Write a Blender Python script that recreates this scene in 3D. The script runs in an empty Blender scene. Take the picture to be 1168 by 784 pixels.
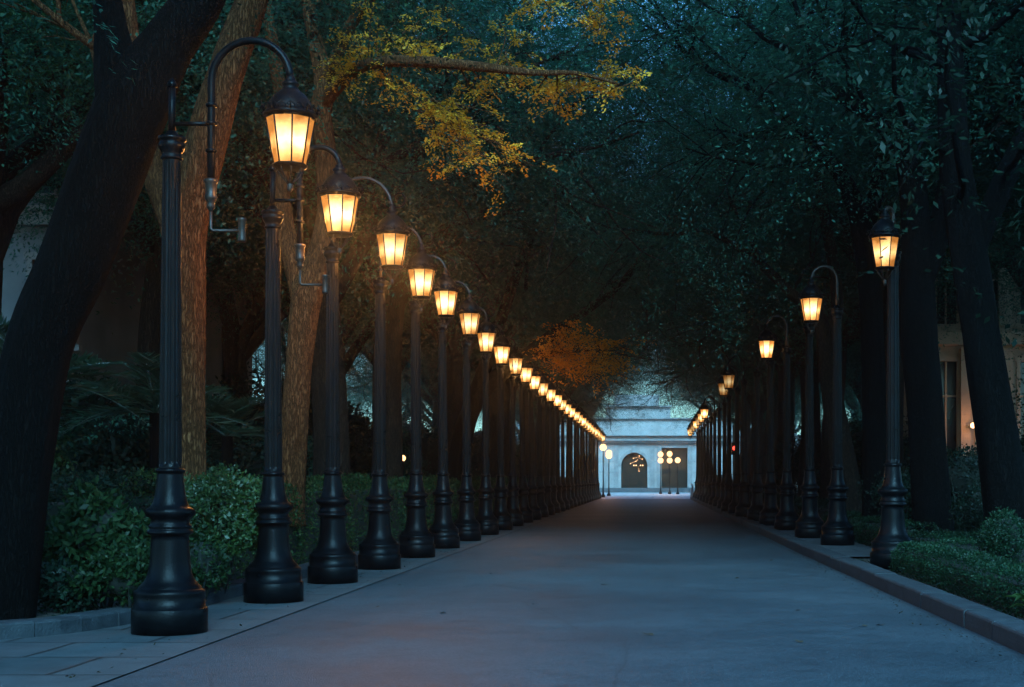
import bpy, math, random
import numpy as np
from mathutils import Vector
R = math.radians
sc = bpy.context.scene
COL = sc.collection
F = 1622.0; VX = 745.0; HY = 548.0; HC = 1.35      # focal length in photo pixels, vanishing point, eye height

def P(px, py, d):
    return np.array([(px - VX) / F * d, d, HC + (HY - py) / F * d])

# ------------------------------------------------------------------ object helpers
def tag(o, label=None, cat=None, group=None, kind=None):
    if label: o['label'] = label
    if cat: o['category'] = cat
    if group: o['group'] = group
    if kind: o['kind'] = kind
    return o

def empty(name, loc=(0, 0, 0), rz=0, label=None, cat=None, group=None):
    o = bpy.data.objects.new(name, None); COL.objects.link(o)
    o.location = loc; o.rotation_euler = (0, 0, rz); o.empty_display_size = .2
    return tag(o, label, cat, group)

class MB:
    """collects arrays of verts and faces (quads or n-gons) with a material index"""
    def __init__(s): s.v = []; s.f = []; s.n = 0; s.m = []; s.sm = []
    def add(s, verts, faces, mi=0, smooth=True):
        verts = np.asarray(verts, float).reshape(-1, 3)
        s.v.append(verts)
        for f in faces:
            s.f.append([i + s.n for i in f]); s.m.append(mi); s.sm.append(smooth)
        s.n += len(verts)
    def box(s, x0, x1, y0, y1, z0, z1, mi=0):
        v = [(x, y, z) for z in (z0, z1) for y in (y0, y1) for x in (x0, x1)]
        s.add(v, [(0, 2, 3, 1), (4, 5, 7, 6), (0, 1, 5, 4), (1, 3, 7, 5), (3, 2, 6, 7), (2, 0, 4, 6)], mi, False)
    def lathe(s, prof, n=24, c=(0, 0, 0), mi=0, fn=None, smooth=True):
        vs = []
        for k, (r, z) in enumerate(prof):
            for j in range(n):
                a = 2 * math.pi * j / n
                rr = fn(r, z, a) if fn else r
                vs.append((c[0] + rr * math.cos(a), c[1] + rr * math.sin(a), c[2] + z))
        fs = []
        for k in range(len(prof) - 1):
            for j in range(n):
                a, b = k * n + j, k * n + (j + 1) % n
                fs.append((a, b, b + n, a + n))
        s.add(vs, fs, mi, smooth)
    def tube(s, pts, rad, n=8, mi=0, cap=True, noise=0, rng=None):
        pts = np.asarray(pts, float); m = len(pts)
        rad = np.broadcast_to(np.asarray(rad, float), (m,))
        tan = np.gradient(pts, axis=0)
        tan /= np.linalg.norm(tan, axis=1)[:, None] + 1e-9
        ref = np.array([1., 0, 0]) if abs(tan[0][0]) < .8 else np.array([0, 1., 0])
        u = ref - tan[0] * ref.dot(tan[0]); u /= np.linalg.norm(u)
        ang = np.arange(n) * 2 * math.pi / n
        ph = rng.random(4) * 6.28 if rng is not None else np.zeros(4)
        vs = []
        for k in range(m):
            u = u - tan[k] * u.dot(tan[k]); u /= np.linalg.norm(u) + 1e-9
            w = np.cross(tan[k], u)
            rr = np.full(n, rad[k])
            if noise:
                rr = rr * (1 + noise * (.5 * np.sin(3 * ang + ph[0] + k * .21) + .35 * np.sin(5 * ang + ph[1] - k * .33)
                                        + .25 * np.sin(9 * ang + ph[2] + k * .15) + .22 * np.sin(13 * ang + ph[3] + k * .5)))
            vs.append(pts[k] + rr[:, None] * (np.cos(ang)[:, None] * u + np.sin(ang)[:, None] * w))
        fs = []
        for k in range(m - 1):
            for j in range(n):
                a, b = k * n + j, k * n + (j + 1) % n
                fs.append((a, b, b + n, a + n))
        if cap:
            fs.append(tuple(range(n))[::-1]); fs.append(tuple(range((m - 1) * n, m * n)))
        s.add(np.concatenate(vs), fs, mi, True)
    def sphere(s, c, r, n=12, mi=0, sq=1):
        prof = [(max(1e-4, r * math.sin(math.pi * k / 8)), -r * sq * math.cos(math.pi * k / 8)) for k in range(9)]
        s.lathe(prof, n, c, mi)
    def build(s, name, mats, parent=None):
        me = bpy.data.meshes.new(name)
        me.from_pydata(np.concatenate(s.v).tolist(), [], s.f)
        mats = mats if isinstance(mats, (list, tuple)) else [mats]
        for m in mats: me.materials.append(m)
        me.polygons.foreach_set('material_index', s.m)
        me.polygons.foreach_set('use_smooth', s.sm)
        me.update()
        o = bpy.data.objects.new(name, me); COL.objects.link(o)
        if parent: o.parent = parent
        return o

def quads_obj(name, V, mat, parent=None, smooth=False):
    """V: (n,4,3) array of quads as one mesh, fast path"""
    V = np.ascontiguousarray(V, dtype=np.float32); n = len(V)
    me = bpy.data.meshes.new(name)
    me.vertices.add(n * 4); me.vertices.foreach_set('co', V.ravel())
    me.loops.add(n * 4); me.loops.foreach_set('vertex_index', np.arange(n * 4, dtype=np.int32))
    me.polygons.add(n); me.polygons.foreach_set('loop_start', np.arange(0, n * 4, 4, dtype=np.int32))
    me.update(calc_edges=True)
    for m in (mat if isinstance(mat, (list, tuple)) else [mat]): me.materials.append(m)
    me.polygons.foreach_set('use_smooth', np.zeros(n, dtype=bool))
    o = bpy.data.objects.new(name, me); COL.objects.link(o)
    if parent: o.parent = parent
    return o

def dup(o, parent=None):
    c = o.copy(); COL.objects.link(c)
    if parent: c.parent = parent
    for ch in list(o.children): dup(ch, c)
    return c

# ------------------------------------------------------------------ materials
def nmat(name):
    m = bpy.data.materials.new(name); m.use_nodes = True
    nt = m.node_tree; nt.nodes.clear()
    out = nt.nodes.new('ShaderNodeOutputMaterial')
    return m, nt, out
def N(nt, t, **kw):
    n = nt.nodes.new(t)
    for k, v in kw.items():
        if k in n.inputs: n.inputs[k].default_value = v
        else: setattr(n, k, v)
    return n
def ramp(nt, src, stops):
    r = nt.nodes.new('ShaderNodeValToRGB')
    e = r.color_ramp.elements
    while len(e) < len(stops): e.new(.5)
    for i, (p, c) in enumerate(stops):
        e[i].position = p; e[i].color = (*c, 1) if len(c) == 3 else c
    nt.links.new(src, r.inputs[0]); return r.outputs[0]
def objco(nt, scale=(1, 1, 1)):
    tc = nt.nodes.new('ShaderNodeTexCoord'); mp = nt.nodes.new('ShaderNodeMapping')
    mp.inputs['Scale'].default_value = scale
    nt.links.new(tc.outputs['Object'], mp.inputs['Vector']); return mp.outputs[0]

def surf(name, c0, c1, rough=.7, nscale=6., bump=.2, bscale=30., vscale=(1, 1, 1), spec=.5, rvar=0., detail=6, metallic=0, bdist=.02):
    m, nt, out = nmat(name)
    b = N(nt, 'ShaderNodeBsdfPrincipled')
    co = objco(nt, vscale)
    n1 = N(nt, 'ShaderNodeTexNoise', Scale=nscale, Detail=float(detail)); nt.links.new(co, n1.inputs['Vector'])
    nt.links.new(ramp(nt, n1.outputs[0], [(.32, c0), (.68, c1)]), b.inputs['Base Color'])
    n2 = N(nt, 'ShaderNodeTexNoise', Scale=bscale, Detail=6.); nt.links.new(co, n2.inputs['Vector'])
    bp = N(nt, 'ShaderNodeBump', Strength=bump, Distance=bdist); nt.links.new(n2.outputs[0], bp.inputs['Height'])
    nt.links.new(bp.outputs[0], b.inputs['Normal'])
    b.inputs['Metallic'].default_value = metallic
    b.inputs['Specular IOR Level'].default_value = spec
    if rvar:
        rr = N(nt, 'ShaderNodeMapRange'); rr.inputs['To Min'].default_value = rough - rvar; rr.inputs['To Max'].default_value = rough + rvar
        nt.links.new(n1.outputs[0], rr.inputs[0]); nt.links.new(rr.outputs[0], b.inputs['Roughness'])
    else: b.inputs['Roughness'].default_value = rough
    nt.links.new(b.outputs[0], out.inputs[0]); return m

def leafmat(name, cols, trans=.48, gloss=.016, rough=.5):
    m, nt, out = nmat(name)
    geo = N(nt, 'ShaderNodeNewGeometry')
    st = [(i / (len(cols) - 1), c) for i, c in enumerate(cols)]
    c = ramp(nt, geo.outputs['Random Per Island'], st)
    tc = N(nt, 'ShaderNodeTexCoord'); nz = N(nt, 'ShaderNodeTexNoise', Scale=.9, Detail=2.)
    nt.links.new(tc.outputs['Object'], nz.inputs['Vector'])
    mr = N(nt, 'ShaderNodeMapRange'); mr.inputs['From Min'].default_value = .3; mr.inputs['From Max'].default_value = .7
    mr.inputs['To Min'].default_value = .65; mr.inputs['To Max'].default_value = 1.4
    nt.links.new(nz.outputs[0], mr.inputs[0])
    mx = N(nt, 'ShaderNodeVectorMath', operation='SCALE'); nt.links.new(c, mx.inputs[0]); nt.links.new(mr.outputs[0], mx.inputs['Scale'])
    d = N(nt, 'ShaderNodeBsdfDiffuse'); t = N(nt, 'ShaderNodeBsdfTranslucent'); g = N(nt, 'ShaderNodeBsdfGlossy', Roughness=rough)
    g.inputs['Color'].default_value = (.7, .7, .7, 1)
    nt.links.new(mx.outputs[0], d.inputs[0]); nt.links.new(mx.outputs[0], t.inputs[0])
    m1 = N(nt, 'ShaderNodeMixShader', Fac=trans); nt.links.new(d.outputs[0], m1.inputs[1]); nt.links.new(t.outputs[0], m1.inputs[2])
    m2 = N(nt, 'ShaderNodeMixShader', Fac=gloss); nt.links.new(m1.outputs[0], m2.inputs[1]); nt.links.new(g.outputs[0], m2.inputs[2])
    nt.links.new(m2.outputs[0], out.inputs[0]); return m

def barkmat(name, c0, c1):
    m, nt, out = nmat(name)
    b = N(nt, 'ShaderNodeBsdfPrincipled', Roughness=.9)
    b.inputs['Specular IOR Level'].default_value = .06
    co = objco(nt, (12, 12, 2.2))
    n1 = N(nt, 'ShaderNodeTexNoise', Scale=3., Detail=9., Distortion=.6); nt.links.new(co, n1.inputs['Vector'])
    v = N(nt, 'ShaderNodeTexVoronoi', Scale=2.6, feature='DISTANCE_TO_EDGE'); 
    mixv = N(nt, 'ShaderNodeVectorMath', operation='ADD'); nt.links.new(co, mixv.inputs[0]); nt.links.new(n1.outputs['Color'], mixv.inputs[1])
    nt.links.new(mixv.outputs[0], v.inputs['Vector'])
    mm = N(nt, 'ShaderNodeMath', operation='MULTIPLY'); nt.links.new(ramp(nt, v.outputs[0], [(0, (0, 0, 0)), (.25, (1, 1, 1))]), mm.inputs[0]); nt.links.new(n1.outputs[0], mm.inputs[1])
    nt.links.new(ramp(nt, mm.outputs[0], [(.0, c0), (.9, c1)]), b.inputs['Base Color'])
    bp = N(nt, 'ShaderNodeBump', Strength=.9, Distance=.03); nt.links.new(mm.outputs[0], bp.inputs['Height'])
    nt.links.new(bp.outputs[0], b.inputs['Normal']); nt.links.new(b.outputs[0], out.inputs[0]); return m

def emis(name, col, st):
    m, nt, out = nmat(name)
    e = N(nt, 'ShaderNodeEmission', Strength=st); e.inputs[0].default_value = (*col, 1)
    nt.links.new(e.outputs[0], out.inputs[0]); m.cycles.emission_sampling = 'NONE'; return m

def panemat(name, k):
    """frosted lantern glass: glows, brighter towards the bulb in the middle, and lets light through"""
    m, nt, out = nmat(name)
    tc = N(nt, 'ShaderNodeTexCoord')
    sx = N(nt, 'ShaderNodeSeparateXYZ'); nt.links.new(tc.outputs['Object'], sx.inputs[0])
    mr = N(nt, 'ShaderNodeMath', operation='ABSOLUTE'); sb = N(nt, 'ShaderNodeMath', operation='SUBTRACT'); sb.inputs[1].default_value = .20
    nt.links.new(sx.outputs['Z'], sb.inputs[0]); nt.links.new(sb.outputs[0], mr.inputs[0])
    lw = N(nt, 'ShaderNodeLayerWeight', Blend=.5)
    nz = N(nt, 'ShaderNodeTexNoise', Scale=9., Detail=3.); nt.links.new(tc.outputs['Object'], nz.inputs['Vector'])
    a = N(nt, 'ShaderNodeMath', operation='MULTIPLY_ADD'); nt.links.new(mr.outputs[0], a.inputs[0]); a.inputs[1].default_value = 3.3
    b = N(nt, 'ShaderNodeMath', operation='MULTIPLY'); nt.links.new(lw.outputs['Facing'], b.inputs[0]); b.inputs[1].default_value = .95
    nt.links.new(b.outputs[0], a.inputs[2])
    c = N(nt, 'ShaderNodeMath', operation='MULTIPLY_ADD'); nt.links.new(nz.outputs[0], c.inputs[0]); c.inputs[1].default_value = .5; nt.links.new(a.outputs[0], c.inputs[2])
    col = ramp(nt, c.outputs[0], [(.25, (1., .80, .45)), (.6, (1., .60, .22)), (1., (1., .36, .07))])
    st = N(nt, 'ShaderNodeMapRange'); nt.links.new(c.outputs[0], st.inputs[0])
    st.inputs['From Min'].default_value = .2; st.inputs['From Max'].default_value = 1.
    st.inputs['To Min'].default_value = 2.3 * k; st.inputs['To Max'].default_value = .42 * k
    e = N(nt, 'ShaderNodeEmission'); nt.links.new(col, e.inputs[0]); nt.links.new(st.outputs[0], e.inputs[1])
    t = N(nt, 'ShaderNodeBsdfTransparent'); t.inputs[0].default_value = (1, .95, .85, 1)
    ms = N(nt, 'ShaderNodeMixShader', Fac=.8 if k > .5 else .5)
    nt.links.new(t.outputs[0], ms.inputs[1]); nt.links.new(e.outputs[0], ms.inputs[2])
    nt.links.new(ms.outputs[0], out.inputs[0]); m.cycles.emission_sampling = 'NONE'; return m

M = {}
M['iron'] = surf('black_iron', (.0012, .0015, .002), (.003, .0036, .0045), .34, 7, .14, 60, rvar=.2, spec=.10)
M['iron2'] = surf('brown_iron', (.012, .008, .006), (.03, .018, .012), .4, 9, .15, 80, rvar=.1, metallic=.3)  # browner and lighter than the black iron
M['pane'] = panemat('frosted_glass', 1.0)
M['pane_dim'] = panemat('dim_glass', .28)
M['pane_b'] = panemat('warm_glass', .8)
M['pane_c'] = panemat('bright_glass', 1.25)
M['bark'] = barkmat('bark', (.010, .007, .005), (.07, .045, .032))
M['bark_lamplit'] = barkmat('lamplit_bark', (.040, .015, .006), (.26, .11, .045))  # orange lamp light put into the bark colour
M['bark_shaded'] = barkmat('shaded_bark', (.0015, .0014, .0013), (.008, .0065, .006))  # silhouette shade put into the bark colour, hence near black
M['leaf_teal'] = leafmat('leaf_feathery', [(.018, .075, .056), (.030, .12, .082), (.042, .135, .075), (.026, .11, .086)])
M['leaf_mid'] = leafmat('leaf_mid', [(.010, .032, .012), (.018, .050, .016), (.030, .062, .018)])
M['leaf_lamplit'] = leafmat('leaf_lamplit', [(.62, .30, .025), (.74, .36, .03), (.78, .35, .03), (.62, .34, .035)], trans=.45)  # golden lamp glow painted into the leaf colour
M['leaf_dark'] = leafmat('leaf_dark', [(.006, .018, .012), (.010, .03, .017), (.016, .036, .02)])
M['leaf_hedge'] = leafmat('leaf_hedge', [(.015, .045, .018), (.03, .075, .022), (.055, .10, .026), (.03, .045, .022)])
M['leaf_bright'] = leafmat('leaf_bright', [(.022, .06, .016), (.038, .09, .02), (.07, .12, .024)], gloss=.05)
M['leaf_box'] = leafmat('leaf_box', [(.008, .030, .016), (.014, .046, .020), (.020, .056, .022)])
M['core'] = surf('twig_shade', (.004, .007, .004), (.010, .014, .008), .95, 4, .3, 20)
M['soil'] = surf('soil', (.018, .013, .010), (.05, .038, .028), .95, 7, .8, 40, bdist=.04)
M['kerb'] = None
M['stone'] = surf('pale_stone', (.30, .265, .25), (.42, .375, .355), .8, 1.2, .15, 12)
M['stone_trim'] = surf('stone_trim', (.20, .18, .17), (.32, .285, .27), .8, 2, .15, 12)
M['stone_grey'] = surf('grey_stucco', (.12, .125, .13), (.20, .205, .21), .85, .8, .15, 12)
M['stone_warm'] = surf('warm_stucco', (.34, .27, .2), (.46, .36, .27), .85, .8, .15, 12)
M['roof'] = surf('roof_slate', (.05, .055, .06), (.1, .105, .11), .6, 2, .2, 14)
M['dark_glass'] = surf('dark_glass', (.008, .01, .012), (.02, .022, .025), .12, 1, .02, 4)
M['litter'] = leafmat('leaf_dry', [(.012, .010, .006), (.03, .022, .012), (.06, .045, .02)])
M['palm'] = leafmat('leaf_palm', [(.02, .055, .03), (.035, .085, .045)], gloss=.12, rough=.35)

def asphalt():
    m, nt, out = nmat('asphalt')
    b = N(nt, 'ShaderNodeBsdfPrincipled'); b.inputs['Specular IOR Level'].default_value = .45
    co = objco(nt)
    big = N(nt, 'ShaderNodeTexNoise', Scale=.35, Detail=5., Roughness=.6); nt.links.new(co, big.inputs['Vector'])
    fine = N(nt, 'ShaderNodeTexNoise', Scale=32., Detail=6., Roughness=.75); nt.links.new(co, fine.inputs['Vector'])
    vo = N(nt, 'ShaderNodeTexVoronoi', Scale=95.); nt.links.new(co, vo.inputs['Vector'])
    c1 = ramp(nt, big.outputs[0], [(.3, (.029, .042, .052)), (.5, (.042, .058, .070)), (.72, (.058, .075, .088))])
    c2 = ramp(nt, fine.outputs[0], [(.3, (.45, .45, .45)), (.7, (1.5, 1.5, 1.5))])
    mx = N(nt, 'ShaderNodeMix', data_type='RGBA', blend_type='MULTIPLY'); mx.inputs[0].default_value = 1
    nt.links.new(c1, mx.inputs[6]); nt.links.new(c2, mx.inputs[7])
    st = N(nt, 'ShaderNodeTexNoise', Scale=3.2, Detail=9., Roughness=.78); nt.links.new(co, st.inputs['Vector'])
    sp = N(nt, 'ShaderNodeTexVoronoi', Scale=42.); nt.links.new(co, sp.inputs['Vector'])
    mx3 = N(nt, 'ShaderNodeMix', data_type='RGBA', blend_type='MULTIPLY'); mx3.inputs[0].default_value = 1
    nt.links.new(ramp(nt, st.outputs[0], [(.32, (.66, .66, .66)), (.5, (1, 1, 1)), (.7, (1.22, 1.22, 1.22))]), mx3.inputs[6])
    nt.links.new(ramp(nt, sp.outputs[0], [(.0, (1.7, 1.7, 1.7)), (.25, (1, 1, 1)), (.8, (.75, .75, .75))]), mx3.inputs[7])
    mx4 = N(nt, 'ShaderNodeMix', data_type='RGBA', blend_type='MULTIPLY'); mx4.inputs[0].default_value = 1
    nt.links.new(mx.outputs[2], mx4.inputs[6]); nt.links.new(mx3.outputs[2], mx4.inputs[7]); mx = mx4
    # long thin cracks
    cn = N(nt, 'ShaderNodeTexNoise', Scale=.8, Detail=8.); nt.links.new(co, cn.inputs['Vector'])
    va = N(nt, 'ShaderNodeMix', data_type='VECTOR'); va.inputs[0].default_value = .12
    nt.links.new(co, va.inputs[4]); nt.links.new(cn.outputs['Color'], va.inputs[5])
    ck = N(nt, 'ShaderNodeTexVoronoi', Scale=.28, feature='DISTANCE_TO_EDGE'); nt.links.new(va.outputs[1], ck.inputs['Vector'])
    ckm = ramp(nt, ck.outputs[0], [(.0008, (.55, .55, .55)), (.002, (1, 1, 1))])
    mx2 = N(nt, 'ShaderNodeMix', data_type='RGBA', blend_type='MULTIPLY'); mx2.inputs[0].default_value = .7
    nt.links.new(mx.outputs[2], mx2.inputs[6]); nt.links.new(ckm, mx2.inputs[7])
    nt.links.new(mx2.outputs[2], b.inputs['Base Color'])
    rg = N(nt, 'ShaderNodeMapRange'); rg.inputs['To Min'].default_value = .38; rg.inputs['To Max'].default_value = .75
    nt.links.new(big.outputs[0], rg.inputs[0]); nt.links.new(rg.outputs[0], b.inputs['Roughness'])
    bp = N(nt, 'ShaderNodeBump', Strength=.55, Distance=.006); 
    ad = N(nt, 'ShaderNodeMath', operation='ADD'); nt.links.new(fine.outputs[0], ad.inputs[0]); nt.links.new(vo.outputs[0], ad.inputs[1])
    nt.links.new(ad.outputs[0], bp.inputs['Height'])
    bp2 = N(nt, 'ShaderNodeBump', Strength=.25, Distance=.02); nt.links.new(big.outputs[0], bp2.inputs['Height']); nt.links.new(bp.outputs[0], bp2.inputs['Normal'])
    nt.links.new(bp2.outputs[0], b.inputs['Normal']); nt.links.new(b.outputs[0], out.inputs[0]); return m
M['asphalt'] = asphalt()

def slabs(name, c0, c1, bw, rh, mortar=.012, off=.5):
    m, nt, out = nmat(name)
    b = N(nt, 'ShaderNodeBsdfPrincipled', Roughness=.6); co = objco(nt)
    br = N(nt, 'ShaderNodeTexBrick', Scale=1.); br.offset = off
    br.inputs['Brick Width'].default_value = bw; br.inputs['Row Height'].default_value = rh; br.inputs['Mortar Size'].default_value = mortar
    br.inputs['Mortar Smooth'].default_value = .3
    br.inputs['Color1'].default_value = (*c0, 1); br.inputs['Color2'].default_value = (*c1, 1); br.inputs['Mortar'].default_value = (.012, .013, .014, 1)
    # joints wander a little
    wn = N(nt, 'ShaderNodeTexNoise', Scale=1.5, Detail=3.); nt.links.new(co, wn.inputs['Vector'])
    va = N(nt, 'ShaderNodeMix', data_type='VECTOR'); va.inputs[0].default_value = .03
    nt.links.new(co, va.inputs[4]); nt.links.new(wn.outputs['Color'], va.inputs[5]); nt.links.new(va.outputs[1], br.inputs['Vector'])
    nz = N(nt, 'ShaderNodeTexNoise', Scale=3., Detail=8., Roughness=.7); nt.links.new(co, nz.inputs['Vector'])
    mx = N(nt, 'ShaderNodeMix', data_type='RGBA', blend_type='MULTIPLY'); mx.inputs[0].default_value = .8
    nt.links.new(br.outputs[0], mx.inputs[6]); nt.links.new(ramp(nt, nz.outputs[0], [(.3, (.6, .6, .6)), (.7, (1.2, 1.2, 1.2))]), mx.inputs[7])
    nt.links.new(mx.outputs[2], b.inputs['Base Color'])
    ad = N(nt, 'ShaderNodeMath', operation='MULTIPLY_ADD'); nt.links.new(br.outputs['Fac'], ad.inputs[0]); ad.inputs[1].default_value = -1.
    n3 = N(nt, 'ShaderNodeTexNoise', Scale=40., Detail=5.); nt.links.new(co, n3.inputs['Vector'])
    sc3 = N(nt, 'ShaderNodeMath', operation='MULTIPLY'); nt.links.new(n3.outputs[0], sc3.inputs[0]); sc3.inputs[1].default_value = .35
    nt.links.new(sc3.outputs[0], ad.inputs[2])
    bp = N(nt, 'ShaderNodeBump', Strength=.6, Distance=.015); nt.links.new(ad.outputs[0], bp.inputs['Height']); nt.links.new(bp.outputs[0], b.inputs['Normal'])
    nt.links.new(b.outputs[0], out.inputs[0]); return m
M['slab'] = slabs('paving_slabs', (.042, .05, .056), (.062, .07, .077), 1.15, .95, .022)
M['kerb'] = surf('kerb_stone', (.010, .015, .020), (.030, .039, .046), .75, 5, .5, 45, rvar=.1)
M['plaza'] = slabs('plaza_paving', (.50, .50, .50), (.60, .60, .59), 2.5, 2.5, .02)

# ------------------------------------------------------------------ leaves
def unit(a): return a / (np.linalg.norm(a, axis=-1, keepdims=True) + 1e-9)
def leaf_quads(p, axis, nrm, L, W):
    """diamond leaves; p (n,3) base, axis = direction of the leaf, nrm = rough face normal"""
    axis = unit(axis); side = unit(np.cross(axis, nrm)); L = np.asarray(L).reshape(-1, 1); W = np.asarray(W).reshape(-1, 1)
    mid = p + axis * L * .45
    return np.stack([p, mid + side * W * .5, p + axis * L, mid - side * W * .5], 1)

def sprays(rng, tips, per, length, width, leaf, droop=.35, nrows=9, spread=.5, ratio=.42, jit=.03, up=.0):
    """feathery fans: every tip (point, direction) carries one flat, drooping fan of leaflets set along side twigs"""
    T = np.array([t[0] for t in tips]); D = unit(np.array([t[1] for t in tips]))
    n = len(T)
    D = unit((D + rng.normal(0, spread, (n, 3))) * [1, 1, .45] + [0, 0, up])
    S = unit(np.cross(D, np.tile([0, 0, 1.], (n, 1)) + rng.normal(0, .22, (n, 3))))
    Nn = np.cross(S, D)
    Ls = length * rng.uniform(.6, 1.25, (n, 1)); Ws = width * rng.uniform(.6, 1.2, (n, 1))
    u = (rng.integers(0, nrows, (n, per)) + rng.normal(0, .09, (n, per)) + .5) / nrows
    v = rng.uniform(-1, 1, (n, per))
    env = np.sqrt(np.clip(1 - (2 * u - .85) ** 2 / 1.5, .03, 1))
    vv = v * env
    ub = u + .22 * np.abs(v)                                     # side twigs sweep forward
    p = T[:, None] + D[:, None] * (ub * Ls)[..., None] + S[:, None] * (vv * Ws)[..., None]
    p = p + rng.normal(0, jit, p.shape)
    p[..., 2] -= droop * ((ub ** 2) * Ls + (vv ** 2) * Ws * .8)
    sg = np.where(rng.random((n, per)) < .5, -1, 1)[..., None]
    tw = unit(S[:, None] * np.sign(v)[..., None] + D[:, None] * .5)
    ax = unit(tw * .6 + np.cross(tw, Nn[:, None]) * sg * .9 + rng.normal(0, .3, p.shape) + [0, 0, -.25])
    nr = Nn[:, None] + rng.normal(0, .13, p.shape)
    L = leaf * rng.uniform(.6, 1.3, n * per)
    return leaf_quads(p.reshape(-1, 3), ax.reshape(-1, 3), nr.reshape(-1, 3), L, L * ratio)

def shell(rng, pts, nrm, leaf, ratio=.55, depth=.06, tilt=.6):
    """leaves over a clipped surface: points with outward normals"""
    n = len(pts)
    p = pts - nrm * (rng.random((n, 1)) ** 1.5) * depth * 2 + nrm * depth * .4
    nr = unit(nrm + rng.normal(0, tilt, (n, 3)))
    ax = np.cross(nr, rng.normal(0, 1, (n, 3))) + nrm * .35 + [0, 0, .15]
    L = leaf * rng.uniform(.6, 1.4, n)
    return leaf_quads(p, ax, nr, L, L * ratio)

# ------------------------------------------------------------------ trees
def grow(rng, p, d, L, r, lvl, mb, tips, bend=.18, rise=.12, kids=(5, 6), minz=None):
    n = 6; pts = [np.array(p, float)]; rads = [r]; d = unit(np.array(d, float))
    for k in range(n):
        d = unit(d + rng.normal(0, bend, 3) + np.array([0, 0, rise if lvl > 0 else -.1]))
        if minz is not None and pts[-1][2] < minz and d[2] < .1: d = unit(d + [0, 0, .5])
        pts.append(pts[-1] + d * L / n); rads.append(r * (1 - .75 * (k + 1) / n))
    mb.tube(pts, rads, 10 if r > .1 else (6 if r > .03 else 4), cap=False, noise=.08 if r > .08 else 0, rng=rng)
    if lvl == 0:
        tips.append((pts[-1], d)); tips.append((pts[3], unit(d + rng.normal(0, .6, 3)))); return
    for j in range(rng.integers(kids[0], kids[1] + 1)):
        k = int(rng.integers(2, n + 1)); q = pts[k]
        base = unit(pts[k] - pts[k - 1])
        s = unit(np.cross(base, rng.normal(0, 1, 3)))
        nd = unit(base * rng.uniform(.5, 1.0) + s * rng.uniform(.6, 1.1) + [0, 0, .02])
        grow(rng, q, nd, L * rng.uniform(.42, .68), rads[k] * .7, lvl - 1, mb, tips, bend, rise * .6, kids, minz)
    tips.append((pts[-1], d))

def spline(pts, rads, sub=5):
    pts = np.asarray(pts, float); rads = np.asarray(rads, float); n = len(pts); o = []; ro = []
    for i in range(n - 1):
        p0, p1, p2, p3 = pts[max(i - 1, 0)], pts[i], pts[i + 1], pts[min(i + 2, n - 1)]
        for k in range(sub):
            t = k / sub
            o.append(.5 * ((2 * p1) + (p2 - p0) * t + (2 * p0 - 5 * p1 + 4 * p2 - p3) * t * t + (3 * p1 - p0 - 3 * p2 + p3) * t ** 3))
            ro.append(rads[i] * (1 - t) + rads[i + 1] * t)
    o.append(pts[-1]); ro.append(rads[-1]); return np.array(o), np.array(ro)

def limb(mb, pix, d, rng, noise=.1):
    """limb from photo coordinates (x, y, radius in px[, depth])"""
    pts = []; rads = []
    for q in pix:
        dd = q[3] if len(q) > 3 else d
        pts.append(P(q[0], q[1], dd)); rads.append(q[2] / F * dd)
    pts, rads = spline(pts, rads, 6)
    mb.tube(pts, rads, 28 if rads[0] > .15 else 10, cap=True, noise=noise, rng=rng)
    return pts, rads

def tree_obj(loc, mb, leaves, bark, leafm, label, group=None, rz=0, name='tree'):
    loc = np.asarray(loc, float)
    t = empty(name, loc, rz, label, 'tree', group)
    mb.v = [v - loc for v in mb.v]
    mb.build('trunk', bark, t)
    if leaves is not None:
        quads_obj('crown', leaves - loc, leafm, t)
    return t

def generic_tree(seed, inward, per=125, leaf=.068, h0=4.6, lvl=2, r=.3, reach=7.2):
    """wide spreading street tree at the origin; inward = direction of the limbs that arch over the road (unit x)"""
    rng = np.random.default_rng(seed); mb = MB(); tips = []
    lean = rng.normal(0, .05, 2)
    z = np.linspace(-.15, h0, 12)
    pts = np.stack([lean[0] * z + .06 * np.sin(z * 1.1 + seed), lean[1] * z + .06 * np.cos(z + seed), z], 1)
    rr = r * (1 + .55 * np.exp(-(z + .15) * 2.2) - .18 * z / h0)
    mb.tube(pts, rr, 24, cap=False, noise=.12, rng=rng)
    top = pts[-1]
    for k in range(6):
        a = k / 6 * 6.28 + rng.normal(0, .25)
        dx, dy = math.cos(a), math.sin(a)
        w = .9 if dx * inward > .2 else .55
        L = reach * w * rng.uniform(.85, 1.1)
        q = pts[int(rng.integers(9, 12))]
        grow(rng, q, (dx * .8, dy * .6, .85), L, r * .55, lvl, mb, tips, rise=.10, minz=5.2)
    grow(rng, top, (inward * .15, 0, 1), reach * 1.15, r * .6, lvl, mb, tips)
    tp = []
    for (p_, d_) in tips:
        for k in range(5): tp.append((p_ + rng.normal(0, (.25, .25, .6, .8, 1.0)[k], 3), unit(d_ + rng.normal(0, .5, 3))))
    # inner sprays that close the crown, gathered in clumps
    for k in range(46):
        d_ = unit(rng.normal(0, 1, 3)); c_ = np.array([inward * 1.4, 0, 10.0]) + d_ * rng.uniform(.55, 1.0) * [6.3, 6.0, 4.4]
        for j in range(13): tp.append((c_ + rng.normal(0, .75, 3) * [1, 1, .6], unit(d_ * [1, 1, .3] + rng.normal(0, .5, 3))))
    tp = [t for t in tp if t[0][2] > 5.6]
    print('tips', len(tips), len(tp))
    lv = sprays(rng, tp, per, 1.3, .68, leaf, droop=.45)
    return mb, lv

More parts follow.
